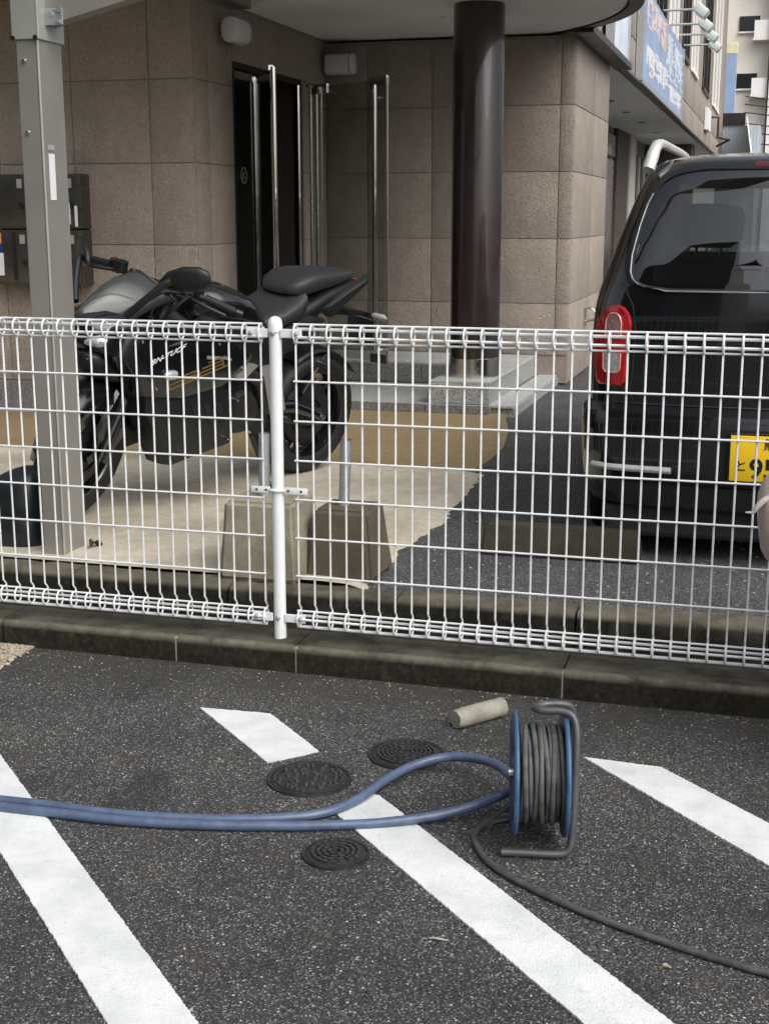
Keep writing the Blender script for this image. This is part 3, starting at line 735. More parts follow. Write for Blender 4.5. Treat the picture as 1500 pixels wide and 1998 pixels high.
for z in (1.0085, .152):
    for s in (-1, 1):
        a, b = sorted((-1.382 + s * .0186, -1.382 + s * .085))
        br = MB().box(a, b, FV - .0135, FV - .0085, z - .013, z + .013, .002).build('bracket', 'white_coat', fp_)
        MB().lathe([(.001, -.010), (.006, -.008), (.0075, 0), (.001, 0)], 12, 'Y', (-1.382 + s * .07, FV - .0137, z)).build('bolt', 'galv', br, smooth=True)
    MB().lathe([(.001, -.008), (.006, -.006), (.0075, 0), (.001, 0)], 12, 'Y', (-1.382, FV - .0182, z)).build('bolt', 'galv', fp_, smooth=True)
cl = MB()
cl.box(-1.462, -1.402, FV - .012, FV - .009, .535, .555, .001); cl.box(-1.362, -1.285, FV - .012, FV - .009, .535, .555, .001)
cl.tube(catmull([(-1.404, FV - .0105, .545), (-1.397, FV - .018, .545), (-1.382, FV - .0225, .545), (-1.367, FV - .018, .545), (-1.36, FV - .0105, .545)], 5), .0045, 8)
cl = cl.build('strap', 'white_coat', fp_, smooth=True)
for u in (-1.445, -1.415, -1.345, -1.305): MB().lathe([(.001, -.0018), (.0035, -.0018), (.0035, 0), (.001, 0)], 10, 'Y', (u, FV - .0121, .545)).build('bolt_hole', 'dark_metal', cl)

# ------------------------------------------------------------------ post foundation blocks with pipe stubs
def stub_block(name, lab, c, wb, wt, h, mat, rz, pr, ph, ptilt=0, px=0.0):
    t = thing(name, lab, 'concrete block', c, rz, 'tapered concrete bases with steel pipe stubs')
    bm = bmesh.new(); bmesh.ops.create_cube(bm, size=1)
    for v in bm.verts:
        k = wt if v.co.z > 0 else wb
        v.co = (v.co.x * k, v.co.y * k, (v.co.z + .5) * h)
    bmesh.ops.bevel(bm, geom=list(bm.edges), offset=.014, segments=3, affect='EDGES')
    bmesh.ops.subdivide_edges(bm, edges=list(bm.edges), cuts=2, use_grid_fill=True)
    for v in bm.verts: v.co += Vector((random.uniform(-1, 1), random.uniform(-1, 1), random.uniform(-.5, .5))) * .0012
    MB().bm(bm).build('base', mat, t, smooth=True, local=True)
    pts = [(px, 0, h - .02), (px + math.sin(ptilt) * ph, 0, h + ph)]
    st = MB().tube(pts, pr, 20).build('pipe', 'galv', t, smooth=True, local=True)
    MB().lathe([(pr - .006, h + ph + .001), (pr - .0005, h + ph + .001)], 20, 'Z', (px + math.sin(ptilt) * ph, 0, 0)).build('pipe_rim', 'dark_metal', st, local=True)
    return t
stub_block('concrete_block', 'pale concrete base with a steel pipe stub behind the fence post', (-1.675, 4.37, .09), .29, .255, .28, 'block_concrete', R(1), .0195, .225, R(1), -.022)
stub_block('concrete_block', 'dark brown tapered concrete base with a steel pipe stub right of the fence post', (-1.412, 4.46, .085), .255, .200, .248, 'block_brown', R(-2), .0195, .235, R(2.5), -.018)

# ------------------------------------------------------------------ carport post and arm
cp = thing('carport', 'grey aluminium carport post with a bolted sleeve and rising roof arm', 'carport', (-2.53, 4.42, .1))
def corner_post(m, u0, u1, v0, v1, z0, z1):
    # box section with small grooves at the corners
    r = .006
    poly = [(u0 + r, v0), (u1 - r, v0), (u1 - r, v0 + .003), (u1, v0 + .003 + r * .3), (u1, v1 - r), (u1 - r, v1), (u0 + r, v1), (u0, v1 - r), (u0, v0 + r)]
    return m.prism(poly, z0, z1)
po = corner_post(MB(), -2.578, -2.492, 4.35, 4.52, .095, 1.955).build('post', 'alu', cp)
MB().tube([(-2.492, 4.3515, .1), (-2.492, 4.3515, 1.95)], .0045, 8).build('corner_bead', 'alu_light', po)
for z in (1.865, 1.625): MB().lathe([(.001, -.010), (.005, -.009), (.008, -.003), (.009, 0), (.001, 0)], 12, 'Y', (-2.545, 4.349, z)).build('bolt', 'chrome', po, smooth=True)
MB().box(-2.491, -2.4895, 4.385, 4.425, 1.395, 1.555).build('label', 'sticker_white', po)
MB().box(-2.491, -2.4895, 4.382, 4.428, 1.567, 1.585).build('label', 'grey_reflector', po)
sl = MB(); sl.box(-2.586, -2.484, 4.342, 4.527, 1.935, 2.75, .003); sl = sl.build('sleeve', 'alu_light', cp)
MB().tube([(-2.484, 4.3435, 1.937), (-2.484, 4.3435, 2.7)], .004, 8).build('corner_bead', 'alu_light', sl)
for u in (-2.58, -2.492): MB().tube([(u, 4.342, 1.94), (u, 4.334, 1.94)], .008, 10).build('screw', 'slot_black', sl)
arm = []
for i in range(13):
    t_ = i / 12; u = -2.484 + 2.6 * t_; z = 1.985 + .62 * t_ - .16 * t_ * t_
    arm.append((u, z))
m = MB()
for (u0, z0), (u1, z1) in zip(arm[:-1], arm[1:]):
    m.add([(u0, 4.40, z0), (u0, 4.47, z0), (u1, 4.47, z1), (u1, 4.40, z1), (u0, 4.40, z0 + .12), (u0, 4.47, z0 + .12), (u1, 4.47, z1 + .12), (u1, 4.40, z1 + .12)], [(0, 1, 2, 3), (4, 7, 6, 5), (0, 3, 7, 4), (1, 5, 6, 2)])
m.build('roof_arm', 'alu', cp, smooth=True)
b = MB(); b.box(-2.484, -2.415, 4.394, 4.399, 1.985, 2.04, .002); b.tube([(-2.46, 4.394, 2.02), (-2.46, 4.386, 2.02)], .010, 8); b.tube([(-2.425, 4.394, 2.035), (-2.425, 4.386, 2.035)], .010, 8); b.tube([(-2.43, 4.394, 1.995), (-2.43, 4.386, 1.995)], .007, 8)
b.build('arm_bracket', 'galv', cp)
rows = []
for (u, z) in arm: rows.append([(u, 3.0 + .4 * k, z + .30) for k in range(9)])
rf = MB().grid(rows).build('roof_sheet', 'polycarbonate', cp, smooth=True)
MB().box(-2.56, -2.44, 2.98, 6.25, 2.29, 2.38, .01).build('gutter', 'dark_metal', cp)

# ------------------------------------------------------------------ black moulded cover left of the carport post
t = thing('moulded_cover', 'black rounded moulded cover standing left of the grey carport post', 'cover', (-2.80, 4.52, .09))
def hump(secs, n=28, ex=3.0):
    m = MB(); rows = []
    for (z, hx, hy, cx_, cy_) in secs:
        rows.append([(cx_ + math.copysign(abs(math.cos(a)) ** (2 / ex), math.cos(a)) * hx, cy_ + math.copysign(abs(math.sin(a)) ** (2 / ex), math.sin(a)) * hy, z) for a in [2 * PI * k / n for k in range(n + 1)]])
    m.grid(rows); m.add(rows[0], [tuple(range(n))]); m.add(rows[-1], [tuple(range(n))]); return m
hump([(0.0, .15, .11, 0, 0), (.01, .155, .115, 0, 0), (.10, .155, .115, 0, 0), (.118, .15, .11, 0, 0)]).build('base', 'bag_plastic', t, smooth=True, local=True)
hump([(.118, .146, .106, 0, 0), (.13, .15, .108, 0, 0), (.17, .145, .105, .003, 0), (.22, .122, .095, .022, 0), (.265, .092, .08, .045, .005), (.29, .062, .06, .062, .008), (.302, .03, .035, .07, .01), (.304, .006, .006, .072, .01)]).build('hood', 'bag_plastic', t, smooth=True, local=True)
MB().tube([(.03 * math.cos(a) * 5.1, .1105 * math.sin(a), .124) for a in [PI + PI * k / 24 for k in range(25)]], .004, 6).build('seam', 'black_plastic', t, smooth=True, local=True)

# wheel stop behind the van
for i, (u0, u1, lab) in enumerate(((-1.02, -.42, 'mossy concrete wheel stop under the left rear corner of the van'), )):
    t = thing('wheel_stop', lab, 'wheel stop', ((u0 + u1) / 2, 4.93, .078))
    m = MB().add([(u0, 4.87, .078), (u1, 4.87, .078), (u1, 5.02, .078), (u0, 5.02, .078), (u0 + .012, 4.89, .19), (u1 - .012, 4.89, .19), (u1 - .012, 5.0, .19), (u0 + .012, 5.0, .19)], [(3, 2, 1, 0), (4, 5, 6, 7), (0, 1, 5, 4), (1, 2, 6, 5), (2, 3, 7, 6), (3, 0, 4, 7)])
    bm = bmesh.new(); me = m.mesh('tmp', 'kerb'); bm.from_mesh(me); bmesh.ops.bevel(bm, geom=list(bm.edges), offset=.008, segments=2, affect='EDGES')
    MB().bm(bm).build('body', 'wheel_stop', t, smooth=True)

# ------------------------------------------------------------------ black van, seen from behind
VX, VY, VG = .024, 4.85, .078
van = thing('parked_van', 'black small van parked with its rear to the fence', 'van', (VX, VY, VG))
LV = [(.27, .60, .10), (.30, .655, .03), (.36, .685, .004), (.46, .695, 0), (.60, .70, .004), (.640, .698, .016), (.654, .688, .048), (.664, .680, .078), (.72, .680, .080), (.86, .682, .082), (1.0, .672, .087), (1.06, .660, .092), (1.10, .648, .098),
      (1.16, .628, .115), (1.25, .600, .145), (1.34, .570, .178), (1.42, .542, .210), (1.48, .515, .240), (1.52, .490, .270), (1.545, .450, .320), (1.562, .38, .41), (1.572, .28, .53), (1.576, .14, .66)]
def interp(z, k):
    if z <= LV[0][0]: return LV[0][k]
    for a, b in zip(LV[:-1], LV[1:]):
        if a[0] <= z <= b[0]: return a[k] + (b[k] - a[k]) * (z - a[0]) / (b[0] - a[0])
    return LV[-1][k]
CR = .16
def rearY(x, z):
    wdt = interp(z, 1); r = interp(z, 2); ax = min(abs(x), wdt); c = min(CR, wdt * .5)
    y = r + .065 * (ax / max(wdt, .01)) ** 2
    if ax > wdt - c: y += c * (1 - math.sqrt(max(0, 1 - ((ax - wdt + c) / c) ** 2)))
    return y
def VS(x, z, off=0.0): return (VX + x, VY + rearY(x, z) - off, z)
VLEN = 3.35
zs = []
for a, b in zip(LV[:-1], LV[1:]):
    k = max(1, int((b[0] - a[0]) / .03)); zs += [a[0] + (b[0] - a[0]) * i / k for i in range(k)]
zs.append(LV[-1][0])
rows = []; nx = 44
for z in zs:
    wdt = interp(z, 1); row = []
    for i in range(nx + 1):
        s = -1 + 2 * i / nx; x = wdt * math.copysign(1 - (1 - abs(s)) ** 1.35, s); row.append(VS(x, z))
    fy = VLEN - (0 if z < .8 else (z - .8) * 1.15 if z < 1.0 else .23 + (z - 1.0) * 1.1)
    side = []
    for i in range(1, 9): side.append((VX + wdt * (1 - .04 * (i / 8) ** 3), VY + .5 + (fy - .6) * i / 8, z))
    front = [(VX + wdt * .9 * (1 - 2 * i / 8), VY + fy + .05 * (1 - (1 - 2 * i / 8) ** 2), z) for i in range(9)]
    other = [(2 * VX - p[0], p[1], p[2]) for p in reversed(side)]
    rows.append(row + side + front + other + [row[0]])
m = MB(); m.grid(rows); n_ = len(rows[0]); keep = []
for f in m.f:
    c = Vector((0, 0, 0))
    for i in f: c += Vector(m.v[i])
    c /= len(f); rx = c.x - VX; ry = c.y - VY
    if ry < .45 and 1.115 < c.z < 1.475 and abs(rx) < interp(c.z, 1) - .13 - max(0, c.z - 1.42) * 1.6: continue         # rear window opening
    if ry > 1.6 and 1.06 < c.z < 1.50 and abs(rx) < interp(c.z, 1) * .88: continue                                     # windscreen opening
    if .75 < ry < 2.6 and 1.10 < c.z < 1.44 and abs(rx) > interp(c.z, 1) * .9: continue                                # side windows
    keep.append(f)
m.f = keep; m.add(rows[-1][:-1], [tuple(range(len(rows[-1]) - 1))]); m.add(rows[0][:-1], [tuple(range(len(rows[0]) - 1))])
m.build('body', 'black_paint', van, smooth=True, angle=28)
def patch(shape, z0, z1, nz_, nx_, off):
    rr = []
    for i in range(nz_ + 1):
        z = z0 + (z1 - z0) * i / nz_; a, b = shape(z)
        rr.append([VS(a + (b - a) * j / nx_, z, off) for j in range(nx_ + 1)])
    return MB().grid(rr)
def lerp(tab, z):
    if z <= tab[0][0]: return tab[0][1]
    for (a, va), (b, vb) in zip(tab[:-1], tab[1:]):
        if a <= z <= b: return va + (vb - va) * (z - a) / (b - a)
    return tab[-1][1]
WE = [(1.083, .40), (1.088, .455), (1.098, .49), (1.115, .512), (1.14, .523), (1.20, .522), (1.30, .503), (1.38, .481), (1.43, .458), (1.46, .435), (1.48, .405), (1.495, .36), (1.503, .30)]
win = patch(lambda z: (-lerp(WE, z), lerp(WE, z)), 1.083, 1.503, 44, 60, .006).build('rear_window', 'van_glass', van, smooth=True, angle=60)
edge_pts = [VS(-lerp(WE, z), z, .007) for z in [1.083 + .42 * i / 60 for i in range(61)]] + [VS(-.30 + .60 * i / 20, 1.505, .007) for i in range(1, 20)] + [VS(lerp(WE, z), z, .007) for z in [1.503 - .42 * i / 60 for i in range(61)]] + [VS(.40 - .8 * i / 24, 1.081, .007) for i in range(1, 24)]
MB().tube(edge_pts, .0055, 6, closed=True).build('window_seal', 'black_plastic', win, smooth=True)
MB().tube([VS(-lerp(WE, z) - .006, z, .008) for z in [1.42 - .335 * i / 40 for i in range(41)]] + [VS(-.40 + .8 * i / 24, 1.077, .008) for i in range(25)] + [VS(lerp(WE, z) + .006, z, .008) for z in [1.085 + .335 * i / 40 for i in range(41)]], .0042, 6).build('window_trim', 'galv', win, smooth=True)
wp = MB().tube([VS(-.02 + .36 * i / 12, 1.115 + .012 * i / 12, .022) for i in range(13)], .006, 6).build('wiper', 'black_plastic', van, smooth=True)
MB().lathe([(.001, -.03), (.018, -.028), (.022, .01), (.001, .01)], 18, 'Y', VS(-.02, 1.105, .008)).build('wiper_pivot', 'black_plastic', wp, smooth=True)
# tail lamps
for s in (-1, 1):
    def sh(z, s=s):
        o = [(.735, .627), (.74, .638), (.86, .652), (.95, .645), (.985, .628), (1.01, .600), (1.018, .570)]; i = [(.735, .545), (.74, .538), (.86, .528), (.95, .520), (.985, .528), (1.01, .548), (1.018, .565)]
        a, b = lerp(i, z), lerp(o, z); return (s * a, s * b)
    tl = patch(sh, .735, 1.018, 36, 10, .014)
    lamp = tl.build('tail_lamp', 'red_lens', van, smooth=True, angle=60)
    MB().tube([VS(sh(z)[0], z, .010) for z in [.735 + .283 * i / 30 for i in range(31)]] + [VS(sh(z)[1], z, .008) for z in [1.018 - .283 * i / 30 for i in range(31)]], .007, 6, closed=True).build('lamp_rim', 'red_lens', lamp, smooth=True)
    def sh2(z, s=s):
        h = [(.905, .030), (.96, .030), (.98, .024), (.992, .012)]; k = lerp(h, z); return (s * (.582 - k), s * (.582 + k))
    patch(sh2, .905, .992, 12, 6, .019).build('indicator_lens', 'lens_pink', lamp, smooth=True)
    MB().tube([VS(sh2(z)[0], z, .019) for z in [.905 + .087 * i / 12 for i in range(13)]] + [VS(sh2(z)[1], z, .019) for z in [.992 - .087 * i / 12 for i in range(13)]], .0035, 6).build('lens_rim', 'lens_rim', lamp, smooth=True)
    def sh3(z, s=s):
        h = [(.778, .022), (.79, .032), (.845, .034), (.85, .033)]; k = lerp(h, z); return (s * (.584 - k), s * (.584 + k))
    patch(sh3, .778, .85, 10, 6, .019).build('reverse_lens', 'lens_grey', lamp, smooth=True)
    MB().tube([VS(sh3(z)[0], z, .019) for z in [.85 - .072 * i / 10 for i in range(11)]] + [VS(sh3(z)[1], z, .019) for z in [.778 + .072 * i / 10 for i in range(11)]], .0035, 6).build('lens_rim', 'lens_rim', lamp, smooth=True)
# high stop lamp, bumper strip, tailgate seams, emblem, plate
patch(lambda z: (-.115, .115), 1.512, 1.532, 4, 14, .008).build('stop_lamp', 'red_dark', van, smooth=True)
for s in (-1, 1):
    MB().tube([VS(s * (.345 + .29 * i / 14), .440, .006) for i in range(15)], .0125, 8).build('bumper_strip', 'grey_reflector', van, smooth=True)
MB().tube([VS(-.56 + 1.12 * i / 40, .667, -.002) for i in range(41)], .004, 6).build('bumper_lip', 'black_plastic', van, smooth=True)
for s in (-1, 1):
    MB().tube([VS(s * x_, z, .001) for x_, z in [(.50, .67), (.512, .72), (.505, .80), (.50, .92), (.513, 1.02), (.535, 1.06), (.55, 1.12), (.545, 1.2), (.52, 1.32), (.49, 1.43), (.46, 1.49)]], .0028, 5).build('tailgate_seam', 'slot_black', van)
em = MB().lathe([(.026, -.004), (.030, -.006), (.034, -.004), (.030, -.001), (.026, -.004)], 28, 'Y', (VX, VY + rearY(0, .985) - .002, .985)).build('emblem', 'chrome', van, smooth=True)
MB().tube([(VX - .026, VY + .062, .985), (VX + .026, VY + .062, .985)], .004, 6).build('emblem_bar', 'chrome', em)
# lower bumper recess
patch(lambda z: (-.235, .235), .405, .60, 6, 16, .002).build('plate_recess', 'black_plastic', van)
PX0, PX1, PZ0, PZ1 = -.140, .190, .422, .585
pl = MB().box(VX + PX0, VX + PX1, VY - .022, VY - .016, PZ0, PZ1, .0025).build('number_plate', 'yellow_plate', van, smooth=True)
MB().box(VX + PX0 - .008, VX + PX1 + .008, VY - .0155, VY - .004, PZ0 - .008, PZ1 + .008, .003).build('plate_frame', 'black_plastic', pl)
PM = lambda x, z: Matrix.Translation((VX + x, VY - .0232, z)) @ Matrix.Rotation(R(90), 4, 'X')
text('plate_region', '熊本', .044, 'black_ink', pl, PM(-.027, .541), local=False, bold=.0005)
text('plate_kana', 'と', .044, 'black_ink', pl, PM(-.123, .462), local=False, bold=.0004)
text('plate_number', '95', .098, 'black_ink', pl, PM(-.073, .436), local=False, bold=.0018)
# roof rails, wheels, exhaust area, interior
for s in (-1, 1):
    rr_ = MB().tube(catmull([(VX + s * .500, VY + .36, 1.505), (VX + s * .488, VY + .40, 1.565), (VX + s * .480, VY + .45, 1.598), (VX + s * .470, VY + .54, 1.608), (VX + s * .462, VY + .75, 1.608), (VX + s * .46, VY + 1.8, 1.61), (VX + s * .45, VY + 1.95, 1.55)], 6), [.024] * 7 + [.022] * 6 + [.018] * 6 + [.016] * 18, 12)
    rr_.build('roof_rail', 'silver_rail', van, smooth=True)
    for yy in (.62, 2.85):
        wb_ = MB().lathe([(.11, -.07), (.16, -.08), (.255, -.08), (.275, -.05), (.275, .05), (.255, .08), (.16, .08), (.11, .07)], 36, 'X', (VX + s * .60, VY + yy, VG + .275)).build('wheel', 'rubber', van, smooth=True)
        MB().lathe([(.001, s * .05), (.10, s * .06), (.17, s * .074), (.175, s * .05)], 24, 'X', (VX + s * .60, VY + yy, VG + .275)).build('rim', 'steel', wb_, smooth=True)
MB().box(VX - .60, VX + .60, VY + .12, VY + 3.2, .165, .29, .02).build('underbody', 'black_matt', van)
MB().box(VX - .56, VX + .56, VY + .30, VY + 2.9, .30, .80).build('cabin_floor', 'interior', van)
for xx in (-.30, .30):
    for yy, z0 in ((.95, 1.02), (1.85, 1.02)):
        st = MB().box(VX + xx - .22, VX + xx + .22, VY + yy, VY + yy + .14, .80, z0 + .15, .04).build('seat', 'headrest', van, smooth=True)
        hump([(0, .09, .045, 0, 0), (.02, .115, .055, 0, 0), (.12, .125, .055, 0, 0), (.165, .11, .05, 0, 0), (.18, .07, .03, 0, 0)], 24, 4).xf(Matrix.Translation((VX + xx, VY + yy + .09, z0 + .19))).build('headrest', 'headrest', st, smooth=True)
        for d in (-.05, .05): MB().tube([(VX + xx + d, VY + yy + .09, z0 + .13), (VX + xx + d, VY + yy + .09, z0 + .22)], .007, 6).build('headrest_bar', 'steel', st)
ws = []
for i in range(9):
    z = 1.05 + .46 * i / 8; fy = VLEN - (.23 + max(0, z - 1.0) * 1.1); wdt = interp(z, 1) * .9
    ws.append([(VX + wdt * (-1 + 2 * j / 10), VY + fy + .05 * (1 - (-1 + 2 * j / 10) ** 2) + .004, z) for j in range(11)])
MB().grid(ws).build('windscreen', 'van_front_glass', van, smooth=True)

# ------------------------------------------------------------------ motorcycle (local: X forward, Y left, Z up)
bk = thing('motorcycle', 'black fully faired sport motorcycle leaning on its side stand on the pad', 'motorcycle', (-2.232, 6.194, .100))
h_ = Vector((-.38229, -.92404, 0)); l_ = Vector((.92404, -.38229, 0)); ln = R(9)
up_ = Vector((0, 0, 1)) * math.cos(ln) + l_ * math.sin(ln); lf_ = l_ * math.cos(ln) - Vector((0, 0, 1)) * math.sin(ln)
Mb = Matrix(((h_.x, lf_.x, up_.x, -2.232), (h_.y, lf_.y, up_.y, 6.194), (h_.z, lf_.z, up_.z, .100), (0, 0, 0, 1)))
bk.matrix_world = Mb
def bp(mb, name, mat, parent=None, smooth=True, angle=45): return mb.build(name, mat, parent or bk, smooth, angle, local=True)
def wheel(name, M, Rt, wt, rim_mat, spokes=5):
    h = wt / 2
    ty = MB().lathe([(Rt - .095, -h * .72), (Rt - .06, -h * .98), (Rt - .03, -h * .92), (Rt - .012, -h * .65), (Rt, -h * .2), (Rt, h * .2), (Rt - .012, h * .65), (Rt - .03, h * .92), (Rt - .06, h * .98), (Rt - .095, h * .72)], 56, 'Y').xf(M)
    w_ = bp(ty, name, 'rubber')
    rm = MB().lathe([(Rt - .094, -h * .74), (Rt - .105, -h * .70), (Rt - .115, -h * .4), (Rt - .115, h * .4), (Rt - .105, h * .70), (Rt - .094, h * .74)], 48, 'Y').xf(M); bp(rm, 'rim', rim_mat, w_)
    sp = MB()
    for k in range(spokes):
        for d in (-.16, .16):
            a = 2 * PI * k / spokes; sp.tube([(.035 * math.cos(a), 0, .035 * math.sin(a)), ((Rt - .11) * math.cos(a + d), 0, (Rt - .11) * math.sin(a + d))], [.020, .012], 6)
    sp.lathe([(.001, -.05), (.035, -.05), (.035, .05), (.001, .05)], 20, 'Y'); bp(sp.xf(M), 'spokes', rim_mat, w_)
    dsc = MB().lathe([(.075, h * .55), (.125, h * .55), (.125, h * .55 + .005), (.075, h * .55 + .005), (.075, h * .55)], 40, 'Y').xf(M); bp(dsc, 'brake_disc', 'dark_metal', w_)
    bp(MB().lathe([(.001, -h * .45), (.16, -h * .45), (.165, -h * .2), (.16, h * .2), (.12, h * .5), (.001, h * .5)], 36, 'Y').xf(M), 'hub_disc', 'black_matt', w_)
    return w_
wheel('rear_wheel', Matrix.Translation((0, 0, .308)), .308, .165, 'black_gloss')
# steering: turned to the left about the raked axis
head = Vector((1.06, 0, .93)); ax = Vector((-.42, 0, .907)).normalized()
ST = Matrix.Translation(head) @ Matrix.Rotation(R(20), 4, ax) @ Matrix.Translation(-head)
fw = wheel('front_wheel', ST @ Matrix.Translation((1.37, 0, .293)), .293, .112, 'black_gloss')
for s in (-1, 1):
    bp(MB().tube([(1.03, s * .095, 1.0), (1.24, s * .095, .56)], .024, 14).xf(ST), 'fork_leg', 'black_matt')
    bp(MB().tube([(1.235, s * .095, .57), (1.375, s * .09, .285)], .030, 14).xf(ST), 'fork_slider', 'black_gloss')
    bar_ = [(1.07, s * .08, .985), (1.06, s * .13, .99), (1.015, s * .22, .985), (.985, s * .37, .965)]
    bp(MB().tube(bar_, .013, 10).xf(ST), 'handlebar', 'black_matt')
    g = bp(MB().tube([(1.01, s * .235, .985), (.985, s * .365, .966)], [.019, .018], 12).xf(ST), 'grip', 'rubber')
    bp(MB().tube([(.982, s * .372, .965), (.976, s * .40, .962)], .017, 12).xf(ST), 'bar_end', 'black_gloss', g)
    bp(MB().box(.985, 1.04, s * .19 - .028, s * .19 + .028, .965, 1.015, .008).xf(ST), 'switch_box', 'black_plastic')
    bp(MB().tube(catmull([(1.06, s * .17, .985), (1.08, s * .25, .975), (1.05, s * .36, .955)], 5), [.008] * 11, 8).xf(ST), 'lever', 'dark_metal')
bp(MB().box(1.055, 1.085, .185, .215, 1.01, 1.032, .006).xf(ST), 'switch', 'chrome')
bp(MB().box(1.03, 1.06, -.205, -.18, 1.015, 1.03, .005).xf(ST), 'kill_switch', 'red_dark')
bp(MB().lathe([(.001, 1.0), (.022, 1.0), (.03, 1.005), (.03, 1.045), (.001, 1.05)], 18, 'Z', (1.11, -.12, 0)).xf(ST), 'fluid_reservoir', 'black_plastic')
bp(MB().box(.99, 1.10, -.11, .11, .965, .99, .01).xf(ST), 'top_clamp', 'dark_metal')
for s in (-1, 1): bp(MB().lathe([(.001, .99), (.02, .99), (.02, 1.005), (.001, 1.008)], 16, 'Z', (1.03, s * .095, 0)).xf(ST), 'fork_cap', 'chrome')
bp(MB().tube(catmull([(1.04, .16, .97), (1.13, .15, .97), (1.16, .06, .88), (1.08, .02, .80)], 6), .007, 6), 'cable', 'rubber')
bp(MB().tube(catmull([(1.02, .20, .96), (1.10, .22, .93), (1.12, .12, .82), (1.05, .05, .74)], 6), .006, 6), 'cable', 'rubber')
# front mudguard
rows = []
for i in range(15):
    a = R(5) + R(135) * i / 14; wd = .062 + .018 * math.sin(PI * i / 14)
    rr2 = []
    for j in range(9):
        s = -1 + 2 * j / 8; rad = .318 - .03 * abs(s) ** 2.2 - (.05 if abs(s) == 1 else 0)
        rr2.append((1.37 + rad * math.cos(a), wd * s * (1 if abs(s) < 1 else 1.12), .293 + rad * math.sin(a)))
    rows.append(rr2)
fg = MB().grid(rows); fg.f += [tuple(reversed(f)) for f in []]
fgo = bp(fg.xf(ST), 'front_mudguard', 'black_gloss')
fgo.modifiers.new('solid', 'SOLIDIFY').thickness = .006
for s in (-1, 1): bp(MB().puff([(1.17, .36), (1.30, .27), (1.40, .30), (1.42, .42), (1.30, .58), (1.20, .55)], [(s * .068, 1), (s * .085, .92), (s * .092, .7)]).xf(ST), 'mudguard_side', 'black_gloss')
# front cowl, screen, headlamps
cw = bp(MB().loft([(1.455, .80, .012, .02), (1.44, .80, .06, .06), (1.40, .795, .105, .085), (1.33, .79, .155, .108), (1.22, .78, .19, .112), (1.08, .77, .205, .10), (.95, .76, .19, .075)], 28, 2.2), 'front_cowl', 'black_gloss', None, True, 60)
rows = []
for i in range(13):
    t_ = i / 12; xx = 1.44 - .32 * t_; zz = .868 + .185 * t_ - .02 * t_ * t_ + .035 * math.sin(PI * t_); wd = .050 + .088 * math.sin(PI * (.10 + .58 * t_))
    rows.append([(xx - .10 * abs(s) ** 1.5, wd * s, zz - (.085 + .02 * t_) * abs(s) ** 1.6) for s in [-1 + 2 * j / 12 for j in range(13)]])
scn = bp(MB().grid(rows), 'windscreen', 'smoke_screen'); scn.modifiers.new('solid', 'SOLIDIFY').thickness = .003
bp(MB().tube([(r_[0]) for r_ in rows] + [p for p in rows[-1]] + [r_[-1] for r_ in reversed(rows)], .005, 6), 'screen_edge', 'black_plastic', scn)
bp(MB().box(1.10, 1.25, -.085, .085, .86, .95, .02), 'instrument_panel', 'black_plastic')
for s in (-1, 1):
    hl = MB().loft([(-.075, 0, .01, .008), (-.05, .004, .04, .024), (0, .004, .052, .030), (.04, 0, .03, .018), (.055, -.004, .008, .006)], 18)
    hl.xf(Matrix.Translation((1.385, s * .085, .775)) @ Matrix.Rotation(s * R(-28), 4, 'Z')); hlo = bp(hl, 'headlamp', 'lens_grey')
    bp(MB().loft([(1.36, .705, .008, .008), (1.40, .70, .03, .016), (1.425, .70, .02, .012)], 12).xf(Matrix.Translation((0, s * .05, 0))), 'lower_lamp', 'clear_glass')
bp(MB().loft([(1.44, .70, .03, .03), (1.40, .68, .09, .06), (1.30, .66, .13, .07), (1.15, .66, .14, .08)], 24, 3), 'chin', 'black_plastic')
# mirrors
for s in (-1, 1):
    mr = MB().loft([(-.11, -.030, .008, .012), (-.08, -.012, .014, .034), (-.02, .0, .022, .050), (.05, .008, .022, .050), (.085, .012, .014, .034), (.098, .012, .006, .012)], 18, 2.8)
    mr.xf(Matrix.Translation((1.15, s * .315, 1.055)) @ Matrix.Rotation(s * R(118), 4, 'Z'))
    mo = bp(mr, 'mirror', 'black_plastic')
    bp(MB().tube(catmull([(1.31, s * .155, .885), (1.27, s * .21, .955), (1.22, s * .262, 1.028), (1.20, s * .28, 1.045)], 5), .016, 10), 'mirror_stem', 'black_plastic', mo)
# tank, seats, tail
bp(MB().loft([(.90, .86, .05, .04), (.87, .87, .115, .085), (.80, .885, .155, .098), (.68, .875, .168, .098), (.56, .845, .155, .085), (.47, .805, .125, .06), (.42, .775, .09, .03)], 30, 2.5), 'fuel_tank', 'black_gloss')
bp(MB().lathe([(.03, .972), (.042, .974), (.042, .984), (.034, .988), (.001, .988)], 24, 'Z', (.76, 0, 0)), 'filler_cap', 'steel')
bp(MB().loft([(.50, .775, .08, .02), (.44, .79, .125, .034), (.36, .812, .155, .044), (.27, .842, .158, .056), (.215, .875, .145, .062), (.195, .885, .11, .045)], 28, 3.4), 'rider_seat', 'seat_vinyl')
bp(MB().loft([(.285, .925, .07, .015), (.25, .938, .115, .040), (.18, .955, .135, .052), (.12, .963, .130, .050), (.0, .972, .112, .042), (-.12, .978, .085, .030), (-.20, .984, .055, .018), (-.225, .986, .03, .008)], 28, 3.6), 'pillion_seat', 'seat_vinyl')
bp(MB().loft([(.46, .73, .115, .04), (.32, .77, .135, .05), (.16, .83, .14, .06), (.02, .885, .125, .05), (-.12, .925, .10, .03), (-.23, .945, .06, .014)], 24, 3), 'tail_cowl', 'black_plastic')
